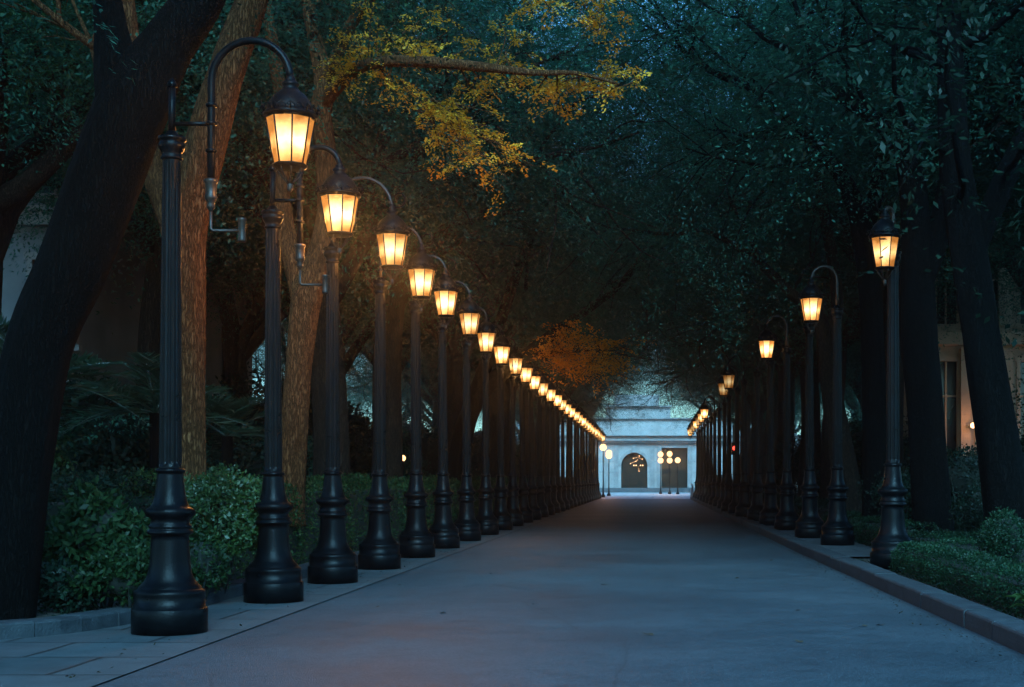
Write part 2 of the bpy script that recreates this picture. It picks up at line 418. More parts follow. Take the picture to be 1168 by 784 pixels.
# ================================================================== LAMPS
PED = [(.0, 0), (.322, .0), (.322, .205), (.318, .212), (.300, .213), (.300, .33), (.304, .345), (.297, .365), (.275, .378), (.268, .385), (.262, .40),
       (.235, .425), (.205, .465), (.185, .52), (.172, .60), (.165, .70), (.160, .80), (.158, .84), (.168, .85), (.192, .862), (.197, .878), (.188, .895),
       (.172, .905), (.180, .915), (.183, .928), (.165, .945), (.160, .985), (.175, 1.0), (.198, 1.025), (.208, 1.05), (.200, 1.075), (.178, 1.09), (.165, 1.10),
       (.148, 1.13), (.130, 1.20), (.118, 1.30), (.110, 1.38), (.108, 1.395), (.124, 1.403), (.127, 1.415), (.122, 1.43), (.105, 1.436), (.095, 1.44)]
def ped_fn(r, z, a):
    if 1.0 < z < 1.09: return r + .007 * math.cos(a * 24)      # gadrooned ring
    return r
def smooth_prof(p): return p

def make_parts():
    d = {}
    m = MB(); m.lathe(PED, 48, fn=ped_fn); d['pedestal'] = m
    m = MB()
    zs = [1.438, 1.47, 1.475] + list(np.linspace(1.5, 4.10, 10)) + [4.13, 4.15]
    prof = [(.097 - .020 * (z - 1.44) / 2.7, z) for z in zs]
    fl = lambda r, z, a: r * (1 - (.10 * (.5 - .5 * math.cos(a * 14)) if 1.472 < z < 4.12 else 0))
    m.lathe(prof, 112, fn=fl); d['shaft'] = m
    m = MB()
    m.lathe([(.08, 4.14), (.092, 4.15), (.095, 4.165), (.082, 4.175), (.085, 4.20), (.10, 4.225), (.112, 4.25), (.117, 4.275), (.108, 4.29), (.104, 4.30),
             (.122, 4.312), (.124, 4.33), (.118, 4.345), (.09, 4.352), (.06, 4.362), (.045, 4.39), (.03, 4.40)], 32); d['capital'] = m
    return d
PARTS = make_parts()
PROTO = {}
def part_copy(key, mat, parent):
    if key not in PROTO:
        PROTO[key] = PARTS[key].build(key, mat, parent); return PROTO[key]
    o = PROTO[key].copy(); COL.objects.link(o); o.parent = parent; return o

def oct_ring(r, z, n=8, rot=.5): return [(r * math.cos(2 * math.pi * (k + rot) / n), r * math.sin(2 * math.pi * (k + rot) / n), z) for k in range(n)]

# lantern, origin at the bottom of the glass
def lantern_meshes():
    H = .41; RT, RB = .212, .138
    fr = MB()
    top, bot = oct_ring(RT, H), oct_ring(RB, 0)
    for a, b in zip(top, bot):
        fr.tube([b, a], .0075, 5)
    for ring_r, z, t in ((RB + .004, 0, .011), (RT + .004, H, .013)):
        ring = oct_ring(ring_r, z)
        for k in range(8): fr.tube([ring[k], ring[(k + 1) % 8]], t, 6)
    # roof: flat eave then ribbed dome and neck
    fr.lathe([(RT - .01, H + .004), (RT + .018, H + .006), (RT + .024, H + .03), (RT + .006, H + .05), (.205, H + .058)], 32)
    fr.lathe([(.203, H + .055), (.192, H + .10), (.168, H + .15), (.135, H + .195), (.10, H + .225), (.078, H + .245), (.062, H + .27), (.072, H + .285), (.078, H + .30),
              (.064, H + .315), (.046, H + .325), (.048, H + .345), (.034, H + .36), (.026, H + .39), (.024, H + .40)], 32, fn=lambda r, z, a: r * (1 + (.035 * abs(math.cos(a * 8)) if z < H + .23 else 0)))
    # pierced cresting round the roof: small scrolls standing on the eave
    for k in range(20):
        a = 2 * math.pi * k / 20; c, s_ = math.cos(a), math.sin(a); r0 = RT + .018
        pts = []
        for j in range(9):
            t = j / 8 * math.pi * 1.45
            w = .042 * (1 - j / 14)
            pts.append(((r0 + .035 * j / 8) * c - s_ * (w * math.cos(t)), (r0 + .035 * j / 8) * s_ + c * (w * math.cos(t)), H + .045 + w * math.sin(t) + .004 * j))
        fr.tube(pts, .0065, 4)
        if k % 2 == 0:
            fr.tube([(r0 * c, r0 * s_, H + .03), ((r0 + .03) * c, (r0 + .03) * s_, H + .125)], [.009, .003], 5)
    # bottom pan
    fr.lathe([(RB + .01, -.008), (RB + .002, -.022), (RB - .02, -.03), (.0, -.032)], 24)
    bk = MB()
    for k in range(8):
        a = 2 * math.pi * (k + .5) / 8; c, s_ = math.cos(a), math.sin(a)
        pts = [(r * c, r * s_, z) for r, z in ((.118, -.025), (.105, -.06), (.07, -.105), (.035, -.145), (.014, -.165))]
        bk.tube(pts, .006, 5)
    bk.lathe([(.012, -.155), (.03, -.17), (.022, -.185), (.028, -.20), (.018, -.222), (.004, -.24), (.0, -.242)], 12)
    gl = MB()
    t2, b2 = oct_ring(RT - .006, H - .003), oct_ring(RB - .006, .004)
    for k in range(8):
        j = (k + 1) % 8
        gl.add([b2[k], b2[j], t2[j], t2[k]], [(0, 1, 2, 3)], 0, False)
    return fr, bk, gl
LAN = lantern_meshes()
LP = {}
LAMP_COL = (1.0, .42, .11)
def add_lantern(root, x, y, z, lit, power, plain=False):
    """lantern (frame and roof) > pane set, basket; plus its bulb"""
    if 'frame' not in LP:
        LP['frame'] = LAN[0].build('lantern', [M['iron']], root)
        LP['basket'] = LAN[1].build('basket', M['iron2'])
        LP['glass'] = LAN[2].build('glass', M['pane'])
        LP['dim'] = bpy.data.objects.new('glass', LP['glass'].data.copy()); LP['dim'].data.materials[0] = M['pane_dim']
        fr = LP['frame']; bk = LP['basket']; gl = LP['glass']; COL.objects.unlink(LP['basket']); COL.objects.unlink(LP['glass'])
    else:
        fr = LP['frame'].copy(); COL.objects.link(fr); fr.parent = root
    bk = LP['basket'].copy(); COL.objects.link(bk)
    gl = (LP['glass'] if lit > .4 else LP['dim']).copy(); COL.objects.link(gl)
    LP['n'] = LP.get('n', 0) + 1
    if lit > .4 and LP['n'] % 3 != 1:                            # bulbs of different age
        kk = 'b' if LP['n'] % 3 == 0 else 'c'
        if kk not in LP: LP[kk] = LP['glass'].data.copy(); LP[kk].materials[0] = M['pane_' + kk]
        gl.data = LP[kk]
    bk.parent = fr; gl.parent = fr
    fr.location = (x, y, z)
    li = bpy.data.lights.new('bulb', 'POINT'); li.energy = power * lit; li.color = LAMP_COL; li.shadow_soft_size = .05
    lo = bpy.data.objects.new('bulb', li); COL.objects.link(lo); lo.parent = fr; lo.location = (0, 0, .13)

def arc_pts(x0, x1, z, n=14, hs=1.0):
    c = (x0 + x1) / 2; r = abs(x1 - x0) / 2; s = 1 if x1 > x0 else -1
    return [(c - s * r * math.cos(math.pi * k / n), 0, z + hs * r * math.sin(math.pi * k / n)) for k in range(n + 1)]

def lamp(x, y, reach, kind, label, rz=0, side=1, lit=1., power=100., scale=1., far=False, zb=.02, lan=True, group='lamp posts lining the avenue'):
    t = empty('street_lamp', (x, y, zb), rz, label, 'street lamp', group); t.scale = (1, 1, scale); lamp.r = getattr(lamp, 'r', None) or random.Random(3); t.rotation_euler = (R(lamp.r.gauss(0, .22)), R(lamp.r.gauss(0, .22)), rz + R(lamp.r.gauss(0, 4)))
    part_copy('pedestal', M['iron'], t); part_copy('shaft', M['iron'], t); part_copy('capital', M['iron'], t)
    s = side; arm = MB(); zt = 4.10          # bottom of glass
    if kind == 'bracket':                    # tube hung on a side bracket, with a turned foot and a spur
        x0 = .353 if reach > .9 else .30
        arm.tube([(0, 0, 4.35), (0, 0, 4.80)], .032, 10)
        arm.lathe([(.032, 4.78), (.045, 4.79), (.04, 4.82), (.02, 4.85), (.0, 4.87)], 12)
        arm.tube([(0, 0, 4.46), (s * x0, 0, 4.46)], .020, 8)
        path = [(s * x0, 0, 3.84), (s * x0, 0, 4.3), (s * x0, 0, 4.72)] + [(p[0], p[1], p[2]) for p in arc_pts(s * x0, s * reach, 4.83)] + [(s * reach, 0, 4.84)]
        arm.tube(path, .034, 10)
        for z in (4.22, 4.46, 4.62):
            arm.lathe([(.034, z - .02), (.048, z - .01), (.05, z + .01), (.034, z + .02)], 14, (s * x0, 0, 0))
        a = arm.build('arm', M['iron'], t)
        fi = MB()
        fi.lathe([(.034, 3.98), (.058, 3.97), (.062, 3.95), (.05, 3.93), (.046, 3.84), (.055, 3.82), (.048, 3.79), (.03, 3.77), (.036, 3.74), (.034, 3.72), (.018, 3.70), (.012, 3.68), (0, 3.68)][::-1], 16, (s * x0, 0, 0))
        fi.build('finial', M['iron2'], a)
        sp = MB()
        sp.tube([(s * x0, 0, 3.70), (s * x0, 0, 3.54), (s * (x0 + .02), 0, 3.52), (s * (x0 + .26), 0, 3.52)], .015, 8)
        sp.lathe([(0, 3.42), (.034, 3.42), (.036, 3.44), (.032, 3.46), (.032, 3.60), (.037, 3.61), (.037, 3.63), (0, 3.635)], 14, (s * (x0 + .28), 0, 0))
        sp.build('bracket', M['iron2'], a)
    elif kind == 'swan':
        path = [(0, 0, 4.36), (0, 0, 4.62), (0, 0, 4.72)] + arc_pts(0, s * reach, 4.84, hs=1.05) + [(s * reach, 0, 4.85)]
        arm.tube(path, .024 if side > 0 else .030, 8)
        for z in (4.50, 4.74):
            arm.lathe([(.024, z - .02), (.038, z - .01), (.04, z + .01), (.024, z + .02)], 12)
        a = arm.build('arm', M['iron2'] if not far else M['iron'], t)
        if not far:
            cu = MB(); pts = []
            for k in range(26):
                th = k / 25 * 5.6; rr = .13 * (1 - k / 45)
                pts.append((s * (reach + .10 - .02 + rr * math.cos(th + 3.3)), 0, 4.98 + rr * math.sin(th + 3.3)))
            cu.tube(pts, .010, 6); cu.build('scroll', M['iron'], a)
    else:                                    # no lantern: a spike finial
        fi = MB(); fi.lathe([(.03, 4.38), (.04, 4.42), (.022, 4.46), (.03, 4.5), (.012, 4.58), (0, 4.64)], 12); fi.build('finial', M['iron'], t)
    if lan: add_lantern(t, s * reach, 0, zt - (.012 if kind == 'bracket' else 0), lit, power)
    return t

PW = 10.
ORD = ['first', 'second', 'third', 'fourth', 'fifth', 'sixth', 'seventh', 'eighth', 'ninth', 'tenth', 'eleventh', 'twelfth', 'thirteenth', 'fourteenth', 'fifteenth', 'sixteenth',
       'seventeenth', 'eighteenth', 'nineteenth', 'twentieth', 'twenty-first', 'twenty-second', 'twenty-third', 'twenty-fourth', 'twenty-fifth', 'twenty-sixth', 'twenty-seventh', 'twenty-eighth', 'twenty-ninth', 'thirtieth']
ld = [12.5, 15.7, 18.6, 21.5, 24.7, 28.0, 31.4, 34.9]; lx = [-4.25, -4.19, -4.19, -4.14, -4.11, -4.13, -4.12, -4.11]
lr = [1.06, .74, .78, .62, .53, .55, .44, .40]
while ld[-1] < 101: ld.append(ld[-1] + 3.3); lx.append(-4.1); lr.append(.40)
for i, (d, x, r_) in enumerate(zip(ld, lx, lr)):
    k = 'bracket' if i < 2 else 'swan'
    lab = ['nearest black lamp post at the far left, big lantern on a tall hooked arm',
           'second lamp post of the left row, turned tube hanging behind its lantern',
           'third lamp post of the left row, thick arched arm and round scroll'][i] if i < 3 else \
          'black fluted lamp post with glowing lantern, %s from the front in the left row' % ORD[i]
    lamp(x, d, r_, k, lab, power=(PW * (11, 33, 36, 22, 4, 1.5)[i] if i < 6 else PW * (12 if i in (8, 9) else 1.3)), lit=1. , far=i > 9, scale=1.0 + (0, -.01, .005, 0, .02, .02, .015, .02)[i] if i < 8 else 1.02, group='lamp posts in the left row')
rd = [(20.3, 3.42), (27.0, 3.50), (30.3, 3.34), (35.1, 3.31), (38.7, 3.2), (42.8, 3.14), (46.6, 3.0), (50.6, 2.98), (55.2, 2.95), (59.8, 3.0), (64.4, 3.0), (69, 3.0), (73.6, 3.0), (78.2, 3.0), (82.8, 3.0), (87.4, 3.0), (92, 3.0), (96.6, 3.0)]
for i, (d, x) in enumerate(rd):
    none = i in (2, 4, 5, 8, 9, 10)
    dim = i in (6, 7, 13, 15, 16)
    if i == 0: lab = 'lit lamp post rising out of the low clipped hedge, nearest on the right'
    elif i == 1: lab = 'lamp post beyond the right hedge, bright lantern on an arched arm'
    elif none: lab = 'bare black post without lantern, %s from the front in the right row' % ORD[i]
    elif dim: lab = 'lamp post with a dim amber lantern, %s from the front in the right row' % ORD[i]
    else: lab = 'black lamp post with lit lantern, %s from the front in the right row' % ORD[i]
    lamp(x, d, (.17 if i == 0 else .5), 'none' if none else 'swan', lab, rz=R(35) if i == 0 else 0, side=-1, lit=(.12 if dim else (.45 if i in (0, 3) else 1.)), power=PW, scale=1.04, far=i > 3, zb=.10, lan=not none,
         group='lamp posts in the right row')

# ================================================================== GROUND
def sheet(name, poly, z, mat):
    m = MB(); m.add([(x, y, z) for x, y in poly], [tuple(range(len(poly)))], 0, False)
    return tag(m.build(name, mat), kind='structure')
sheet('ground', [(-200, -60), (200, -60), (200, 340), (-200, 340)], -.03, M['soil'])
sheet('road', [(-3.68, -40), (3.05, -40), (3.0, 5), (2.95, 11), (2.85, 25), (2.75, 103), (-3.62, 103)], 0, M['asphalt'])
lk = [(-40, 10.6), (-12, 10.9), (-7.5, 11.25), (-6.1, 11.55), (-5.45, 11.95), (-5.05, 12.55), (-4.84, 13.5), (-4.80, 14.5), (-4.79, 15.5)]
lks, _ = spline([(a, b, 0) for a, b in lk], [1] * len(lk), 5); lks = np.concatenate([lks[:, :2], [(-4.78, y) for y in np.arange(16.5, 101.6, 1.0)]])
pv = [(-40, -40), (-3.66, -40), (-3.61, 103)] + [tuple(p) for p in lks[::-1]]
sheet('pavement', pv, .012, M['slab'])
def kerb(path, z1, w, name):
    """kerb stones laid along a path with open joints"""
    path = np.array(path); seg = np.linalg.norm(np.diff(path, axis=0), axis=1); cum = np.concatenate([[0], np.cumsum(seg)])
    m = MB(); s = 0; rng = np.random.default_rng(5)
    def at(t):
        i = min(np.searchsorted(cum, t, 'right') - 1, len(seg) - 1); f = (t - cum[i]) / seg[i]
        return path[i] * (1 - f) + path[i + 1] * f
    while s < cum[-1] - .3:
        L = .5 if at(s)[1] < 14.5 and kerb.side > 0 else 1.0; e = min(s + L, cum[-1]); a, b = at(s + .006), at(e - .006)
        mid = at((s + e) / 2)
        pts = [a, mid, b]; dz = rng.normal(0, .004); dn = rng.normal(0, .004); bv = .025
        prof = [(0, -.03), (0, z1 - bv), (.008, z1 - .009), (bv, z1), (w - bv, z1), (w, z1 - bv), (w, -.03)]
        vs = []
        for k, p in enumerate(pts):
            tg = (b - a) / np.linalg.norm(b - a); nn = np.array([-tg[1], tg[0]]) * kerb.side
            for (o_, z_) in prof: vs.append((p[0] + nn[0] * (o_ + dn), p[1] + nn[1] * (o_ + dn), z_ + dz))
        n = len(prof); fs = [(k * n + j, k * n + j + 1, (k + 1) * n + j + 1, (k + 1) * n + j) for k in range(2) for j in range(n - 1)]
        fs += [tuple(range(n)), tuple(range(2 * n, 3 * n))[::-1]]
        m.add(vs, fs, 0, False); s = e
    return m.build(name, M['kerb'])
kerb.side = 1
tag(kerb(lks, .15, .27, 'kerb'), kind='structure')
rk = [(3.0, -10), (2.93, 5), (2.87, 11), (2.76, 21), (2.70, 27), (2.68, 40), (2.64, 101.5)]
kerb.side = -1
tag(kerb(rk, .17, .30, 'kerb'), kind='structure')
# planting beds (raised soil)
lb = [(p[0], p[1]) for p in lks]
tg_ = np.gradient(lks, axis=0); tg_ /= np.linalg.norm(tg_, axis=1)[:, None]
bed = [(p[0] - t_[1] * .2, p[1] + t_[0] * .2) for p, t_ in zip(lb, tg_)] + [(-90, 101.5), (-90, 10.8)]
sheet('planting_bed', bed, .09, M['soil'])
sheet('planting_bed', [(3.1, -10), (90, -10), (90, 101.5), (2.85, 101.5), (2.9, 40), (2.95, 21), (3.08, 11)], .09, M['soil'])
sheet('path', [(2.98, 22.8), (4.0, 22.8), (3.9, 101), (2.86, 101), (2.9, 40)], .125, M['slab'])
# street and plaza at the end
sheet('plaza', [(-90, 103), (90, 103), (90, 156), (-90, 156)], .004, M['plaza'])

# ================================================================== TREES
# T1 - black leaning trunk at the left edge
rng = np.random.default_rng(11); mb = MB()
limb(mb, [(-14, 712, 54), (-8, 690, 46), (14, 560, 39), (44, 400, 36), (82, 306, 38), (118, 204, 40), (156, 112, 40), (192, 52, 29), (224, 5, 27), (252, -55, 24), (300, -130, 19)], 13.0, rng, .05)
limb(mb, [(138, 150, 28), (134, 85, 25), (128, 40, 19), (122, 0, 16), (112, -60, 14), (90, -140, 10)], 12.95, rng, .05)
tips = []
for q, dv in (((300, -130), (.1, .3, .8)), ((245, -50), (.0, -.2, .9)), ((90, -140), (-.5, .1, .7)), ((110, -70), (-.6, .3, .5)), ((280, -100), (.3, .6, .6))):
    grow(rng, P(*q, 13.0), dv, 3.2, .09, 1, mb, tips)
tp = [(a + rng.normal(0, .3, 3), b) for a, b in tips for _ in range(4)]
lv = sprays(rng, tp, 90, 1.1, .6, .07, droop=.35)
tree_obj(P(-14, 700, 13.0) * [1, 1, 0] + [0, 0, .09], mb, lv, M['bark_shaded'], M['leaf_dark'], 'huge black leaning trunk at the left edge, forking above the first lamp')

# T2 - lamp-lit trunk behind the first lamp post
rng = np.random.default_rng(12); mb = MB()
limb(mb, [(212, 600, 27), (213, 560, 23), (214, 450, 20), (213, 330, 20), (211, 265, 23), (226, 200, 22), (247, 120, 21), (270, 50, 19), (288, 0, 17), (312, -70, 14)], 16.6, rng)
limb(mb, [(208, 290, 17), (196, 240, 18), (177, 192, 16), (164, 145, 14), (150, 70, 12), (140, -20, 10)], 16.7, rng)
tips = []
for q, dv in (((312, -70), (.0, .5, .8)), ((280, 20), (-.4, .5, .6)), ((140, -20), (-.5, .1, .6)), ((150, 70), (-.8, -.2, .2)), ((165, 140), (-.7, .5, .3)), ((300, -40), (-.2, .6, .5))):
    grow(rng, P(*q, 16.6), dv, 2.8, .06, 1, mb, tips)
tp = [(a + rng.normal(0, .3, 3), b) for a, b in tips for _ in range(3)]
lv = sprays(rng, tp, 90, 1.0, .5, .065, droop=.4)
tree_obj(P(212, 600, 16.6) * [1, 1, 0] + [0, 0, .09], mb, lv, M['bark_lamplit'], M['leaf_mid'], 'lamp-lit brown trunk right behind the first lamp post, splitting in two')

# T3 - trunk behind the second post, with the golden branch
rng = np.random.default_rng(13); mb = MB()
limb(mb, [(329, 600, 19), (331, 560, 16), (340, 420, 14), (350, 340, 17), (366, 290, 13), (374, 240, 12), (371, 180, 12), (366, 130, 12), (370, 95, 11), (358, 40, 8), (345, -30, 6)], 21.0, rng)
limb(mb, [(346, 350, 12), (335, 300, 12), (325, 260, 11), (320, 210, 10), (326, 150, 8), (312, 60, 7), (300, -20, 5)], 21.1, rng)
bp_, br_ = limb(mb, [(369, 118, 8.5, 21), (384, 101, 7, 20.6), (402, 82, 7, 20.0), (432, 71, 7, 19.4), (490, 71, 6.4, 19.0), (555, 77, 5.4, 18.9), (610, 83, 3.6, 18.9), (660, 84, 2.4, 19.0), (712, 98, 1.2, 19.2)], 20, rng, .04)
gold = []
def twig(frm, to, n=10, w=.17, jig=.05):
    a, b = np.array(frm), np.array(to); mid = (a + b) / 2 + rng.normal(0, jig * 2, 3)
    pts, rr = spline([a, mid, b], [.012, .008, .003], 5); mb.tube(pts, rr, 4, cap=False)
    for k in range(n):
        q = pts[int(rng.integers(2, len(pts)))]; dd = unit(b - a) + rng.normal(0, .8, 3)
        gold.append((q + rng.normal(0, jig, 3), dd))
def nearest(p): return bp_[np.argmin(np.linalg.norm(bp_ - p, axis=1) + (np.random.random(len(bp_)) * .3))]
cl = [(378, 70), (384, 82), (392, 72), (400, 62), (410, 40), (405, 20), (425, 5), (395, 40), (450, 60), (470, 55), (490, 30), (420, 55), (395, 90), (385, 60), (440, 95), (455, 110), (470, 100), (450, 40), (430, 20), (480, 40), (500, 50), (520, 30), (540, 45), (560, 60), (500, 10), (470, 15), (580, 70), (600, 60), (540, 95), (530, 100), (555, 95), (600, 95), (620, 105),
      (640, 100), (620, 120), (635, 125), (640, 90), (670, 95), (690, 100), (710, 95), (700, 82), (660, 110), (680, 70), (720, 90), (575, 90), (590, 40), (570, 25)]
for (cx, cy) in cl:
    q = P(cx, cy, 19.75 + rng.normal(0, .22)); twig(nearest(q), q, 6)
for (cx, cy) in [(500, 130), (510, 150), (495, 165), (505, 185), (525, 150), (540, 190), (545, 160), (560, 145), (570, 165), (560, 185), (580, 190), (600, 185), (610, 190), (580, 205), (575, 215), (565, 130), (520, 195), (590, 175), (530, 170)]:
    q = P(cx, cy, 19.0 + rng.normal(0, .2)); twig(P(488 + rng.normal(0, 8), 118 + rng.normal(0, 8), 19.2), q, 7)
twig(nearest(P(470, 75, 19.5)), P(490, 120, 19.2), 6)
for (cx, cy) in [(650, 10), (670, 20), (690, 25), (680, 45), (700, 40), (610, 5), (590, 10), (640, 25), (730, 0), (700, 10)]:
    q = P(cx, cy, 18.6 + rng.normal(0, .2)); twig(P(640 + rng.normal(0, 30), -30, 18.8), q, 6)
limb(mb, [(370, 95, 7, 21), (430, -10, 6, 20), (560, -50, 4, 19.2), (700, -30, 2, 18.6)], 20, rng, .04)
tips = []
for q, dv in (((345, -30), (-.1, .2, .8)), ((300, -20), (-.5, .1, .6)), ((358, 40), (-.3, .7, .4)), ((358, 20), (-.1, .8, .6))):
    grow(rng, P(*q, 20.8), dv, 3.0, .06, 1, mb, tips)
t3l = P(329, 600, 21) * [1, 1, 0] + [0, 0, .09]
tp = [(a + rng.normal(0, .3, 3), b) for a, b in tips for _ in range(3)]
lv = sprays(rng, tp, 90, 1.0, .5, .065, droop=.4)
t3 = tree_obj(t3l, mb, lv, M['bark_lamplit'], M['leaf_mid'], 'tree behind the second lamp post with a long golden-leaved branch over the road')
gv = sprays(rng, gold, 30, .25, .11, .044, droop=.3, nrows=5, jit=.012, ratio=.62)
g_ = quads_obj('foliage', gv - t3l, M['leaf_lamplit'], t3); tag(g_, 'golden lamp-lit leaves hanging from the long branch')

# tree with the second golden patch
rng = np.random.default_rng(15); mb = MB(); gold = []
limb(mb, [(518, 600, 17), (522, 540, 13), (532, 480, 11), (556, 440, 9), (598, 408, 8), (640, 375, 6.5), (675, 350, 4.5), (705, 328, 3), (725, 300, 2)], 41, rng)
limb(mb, [(536, 470, 9), (560, 400, 7), (580, 340, 6), (605, 270, 5), (640, 200, 3)], 41, rng)
bp_, br_ = limb(mb, [(598, 408, 6, 41), (640, 402, 4, 40), (668, 398, 3, 39.3), (700, 405, 2, 39)], 41, rng)
for (cx, cy) in [(640, 415), (650, 405), (660, 415), (670, 400), (655, 390), (640, 395), (680, 410), (665, 420), (645, 425), (630, 405), (625, 395), (620, 385), (685, 415), (695, 410), (635, 390), (650, 385), (665, 392), (678, 402), (685, 390), (675, 380), (690, 400), (640, 380), (630, 375), (660, 375), (700, 395), (650, 400), (665, 405)]:
    q = P(cx, cy, 39.5 + rng.normal(0, .5)); twig(nearest(q), q, 9, jig=.14)
tips = []
for q, dv in (((725, 300), (.6, -.1, .2)), ((675, 350), (.3, .5, .5)), ((640, 200), (.3, .1, .8)), ((610, 270), (-.5, -.3, .5)), ((600, 330), (-.3, .6, .4)), ((705, 328), (.3, -.6, .2))):
    grow(rng, P(*q, 41), dv, 3.2, .06, 1, mb, tips)
tp = [(a + rng.normal(0, .5, 3), b) for a, b in tips for _ in range(7)]
lv = sprays(rng, tp, 90, 1.1, .55, .075, droop=.4)
t4l = P(518, 600, 41) * [1, 1, 0] + [0, 0, .09]
t4 = tree_obj(t4l, mb, lv, M['bark_shaded'], M['leaf_teal'], 'dark arching tree with a golden-lit patch of leaves above the middle of the left lamps')
g_ = quads_obj('foliage', sprays(rng, gold, 34, .55, .28, .08, droop=.3, nrows=5, jit=.02, ratio=.6) - t4l, M['leaf_lamplit'], t4); tag(g_, 'golden lamp-lit patch of leaves')

# right-hand heroes
def hero(seed, limbs, d, ends, bark, leafm, label, base, per=90, leaf=.07, ratio=.42, L=3.4, n=6, lvl=1, sp=(1.1, .55)):
    rng = np.random.default_rng(seed); mb = MB(); tips = []
    for l in limbs: limb(mb, l, d, rng)
    for q in ends:
        dd = q[3] if len(q) > 3 else d
        grow(rng, P(q[0], q[1], dd), q[2], L, .06, lvl, mb, tips)
    tp = [(a + rng.normal(0, .3 if _ < 2 else .75, 3), b) for a, b in tips for _ in range(n)]
    tp = [(a + [0, .7 if seed == 21 else 1.5, 0], b) for a, b in tp]
    if seed == 21: tp = [(a, b) for a, b in tp if not (VX + a[0] / a[1] * F < 985 and HY - (a[2] - HC) / a[1] * F > 190) and not (abs(VX + a[0] / a[1] * F - 1006) < 28 and HY - (a[2] - HC) / a[1] * F > 180)]
    lv = sprays(rng, tp, per, sp[0], sp[1], leaf, droop=.45, ratio=ratio)
    b = P(base[0], base[1], d) * [1, 1, 0] + [0, 0, .09]
    return tree_obj(b, mb, lv, bark, leafm, label)
hero(21, [[(1158, 640, 38), (1152, 590, 28), (1135, 480, 23), (1118, 380, 21), (1103, 280, 21), (1090, 180, 18), (1085, 80, 15), (1080, -20, 12)], [(1105, 300, 14), (1140, 220, 13), (1180, 130, 11), (1220, 40, 8)]], 20.0,
     [(1090, 180, (-.6, -.5, .1)), (1085, 80, (-.7, -.6, .1)), (1085, 60, (.6, -.7, .1)), (1080, -20, (-.8, .1, .3)), (1180, 130, (.1, -.9, .1)), (1220, 40, (.3, -.6, .2)), (1150, 200, (-.1, -.9, -.1)), (1095, 230, (-.1, -.9, -.05)), (1080, -20, (.3, .2, .8)), (1200, 90, (.4, .3, .3))],
     M['bark_shaded'], M['leaf_dark'], 'dark broad-leaved tree with a leaning trunk at the right edge', (1158, 640), per=30, leaf=.13, ratio=.45, n=4, sp=(1.0, .6))
hero(22, [[(1068, 640, 30), (1064, 590, 22), (1056, 470, 20), (1048, 380, 21), (1046, 300, 18), (1040, 210, 15), (1018, 153, 10), (975, 120, 8), (939, 94, 6), (905, 60, 4)], [(1047, 330, 15), (1075, 250, 13), (1090, 150, 11), (1100, 40, 9)]], 24.5,
     [(905, 60, (-.6, .1, .2)), (939, 94, (-.3, -.4, .5)), (975, 120, (-.1, .5, .5)), (1100, 40, (.1, .1, .8)), (1090, 150, (.5, .4, .2)), (1030, 180, (-.4, -.5, .3)), (1060, 280, (.1, .8, .3))],
     M['bark_shaded'], M['leaf_teal'], 'thick dark trunk behind the nearest right lamp, limb reaching left over the road', (1068, 640))
hero(23, [[(1000, 620, 20), (999, 570, 15), (997, 450, 13), (992, 330, 13), (982, 260, 12), (968, 215, 10), (945, 180, 8), (926, 158, 6.5), (878, 120, 4.5), (845, 92, 3)], [(985, 280, 9), (1000, 215, 9), (1010, 160, 7), (1030, 80, 5)]], 29,
     [(845, 92, (-.7, 0, .1)), (878, 120, (-.3, -.5, .3)), (926, 158, (-.5, .5, .1)), (1030, 80, (.2, .1, .8)), (945, 180, (-.5, -.5, -.1)), (1005, 190, (.1, -.6, .4)), (860, 105, (-.6, -.4, .4)), (900, 140, (-.2, .8, .3))],
     M['bark_shaded'], M['leaf_teal'], 'forked tree behind the second right lamp with thin limbs arching left', (1000, 620))
hero(24, [[(976, 625, 24), (972, 590, 18), (958, 500, 13), (946, 430, 11), (935, 365, 8), (905, 337, 6), (868, 302, 5), (830, 275, 3.5), (800, 262, 2)], [(948, 440, 8), (955, 340, 7), (940, 240, 6), (925, 150, 4)]], 33.5,
     [(800, 262, (-.6, -.2, -.1)), (830, 275, (-.2, .6, .3)), (868, 302, (-.4, -.6, .4)), (925, 150, (-.3, .1, .8)), (940, 240, (-.6, .3, .4)), (905, 337, (-.1, .7, .1)), (940, 200, (-.5, -.5, .3))],
     M['bark'], M['leaf_teal'], 'leaning tree on the right with one bare grey limb stretched towards the road', (976, 625))

# rows of generic trees
GT = []
for sd, inw in ((31, 1), (32, 1), (33, 1)):
    mb, lv = generic_tree(sd, inw)
    t = tree_obj((0, 0, 0), mb, lv, M['bark'], M['leaf_teal'], None); GT.append(t)
gt_used = [False] * 3
def place_tree(k, x, y, rz, s, label, group, flip=False):
    if not gt_used[k]: t = GT[k]; gt_used[k] = True
    else: t = dup(GT[k])
    t.location = (x, y, .09); t.rotation_euler = (0, 0, rz); t.scale = (s, s, s)
    tag(t, label, 'tree', group); return t
rr = random.Random(4)
left_rows = [(-6.5, 28.5, 0), (-6.5, 34, 1), (-6.6, 47.5, 0), (-6.3, 55, 1), (-6.5, 63, 2), (-6.3, 72, 0), (-6.5, 81, 1), (-6.4, 91, 2)]
for i, (x, y, k) in enumerate(left_rows):
    place_tree(k, x, y, rr.uniform(-.5, .5), rr.uniform(1.22, 1.38), 'tree arching over the avenue, %s back in the left row behind the hedge' % ORD[i], 'trees along the left side of the avenue')
right_rows = [(6.6, 39, 1), (5.9, 47, 0), (6.1, 55, 2), (6.0, 63, 1), (5.9, 72, 0), (6.0, 81, 2), (6.0, 91, 1)]
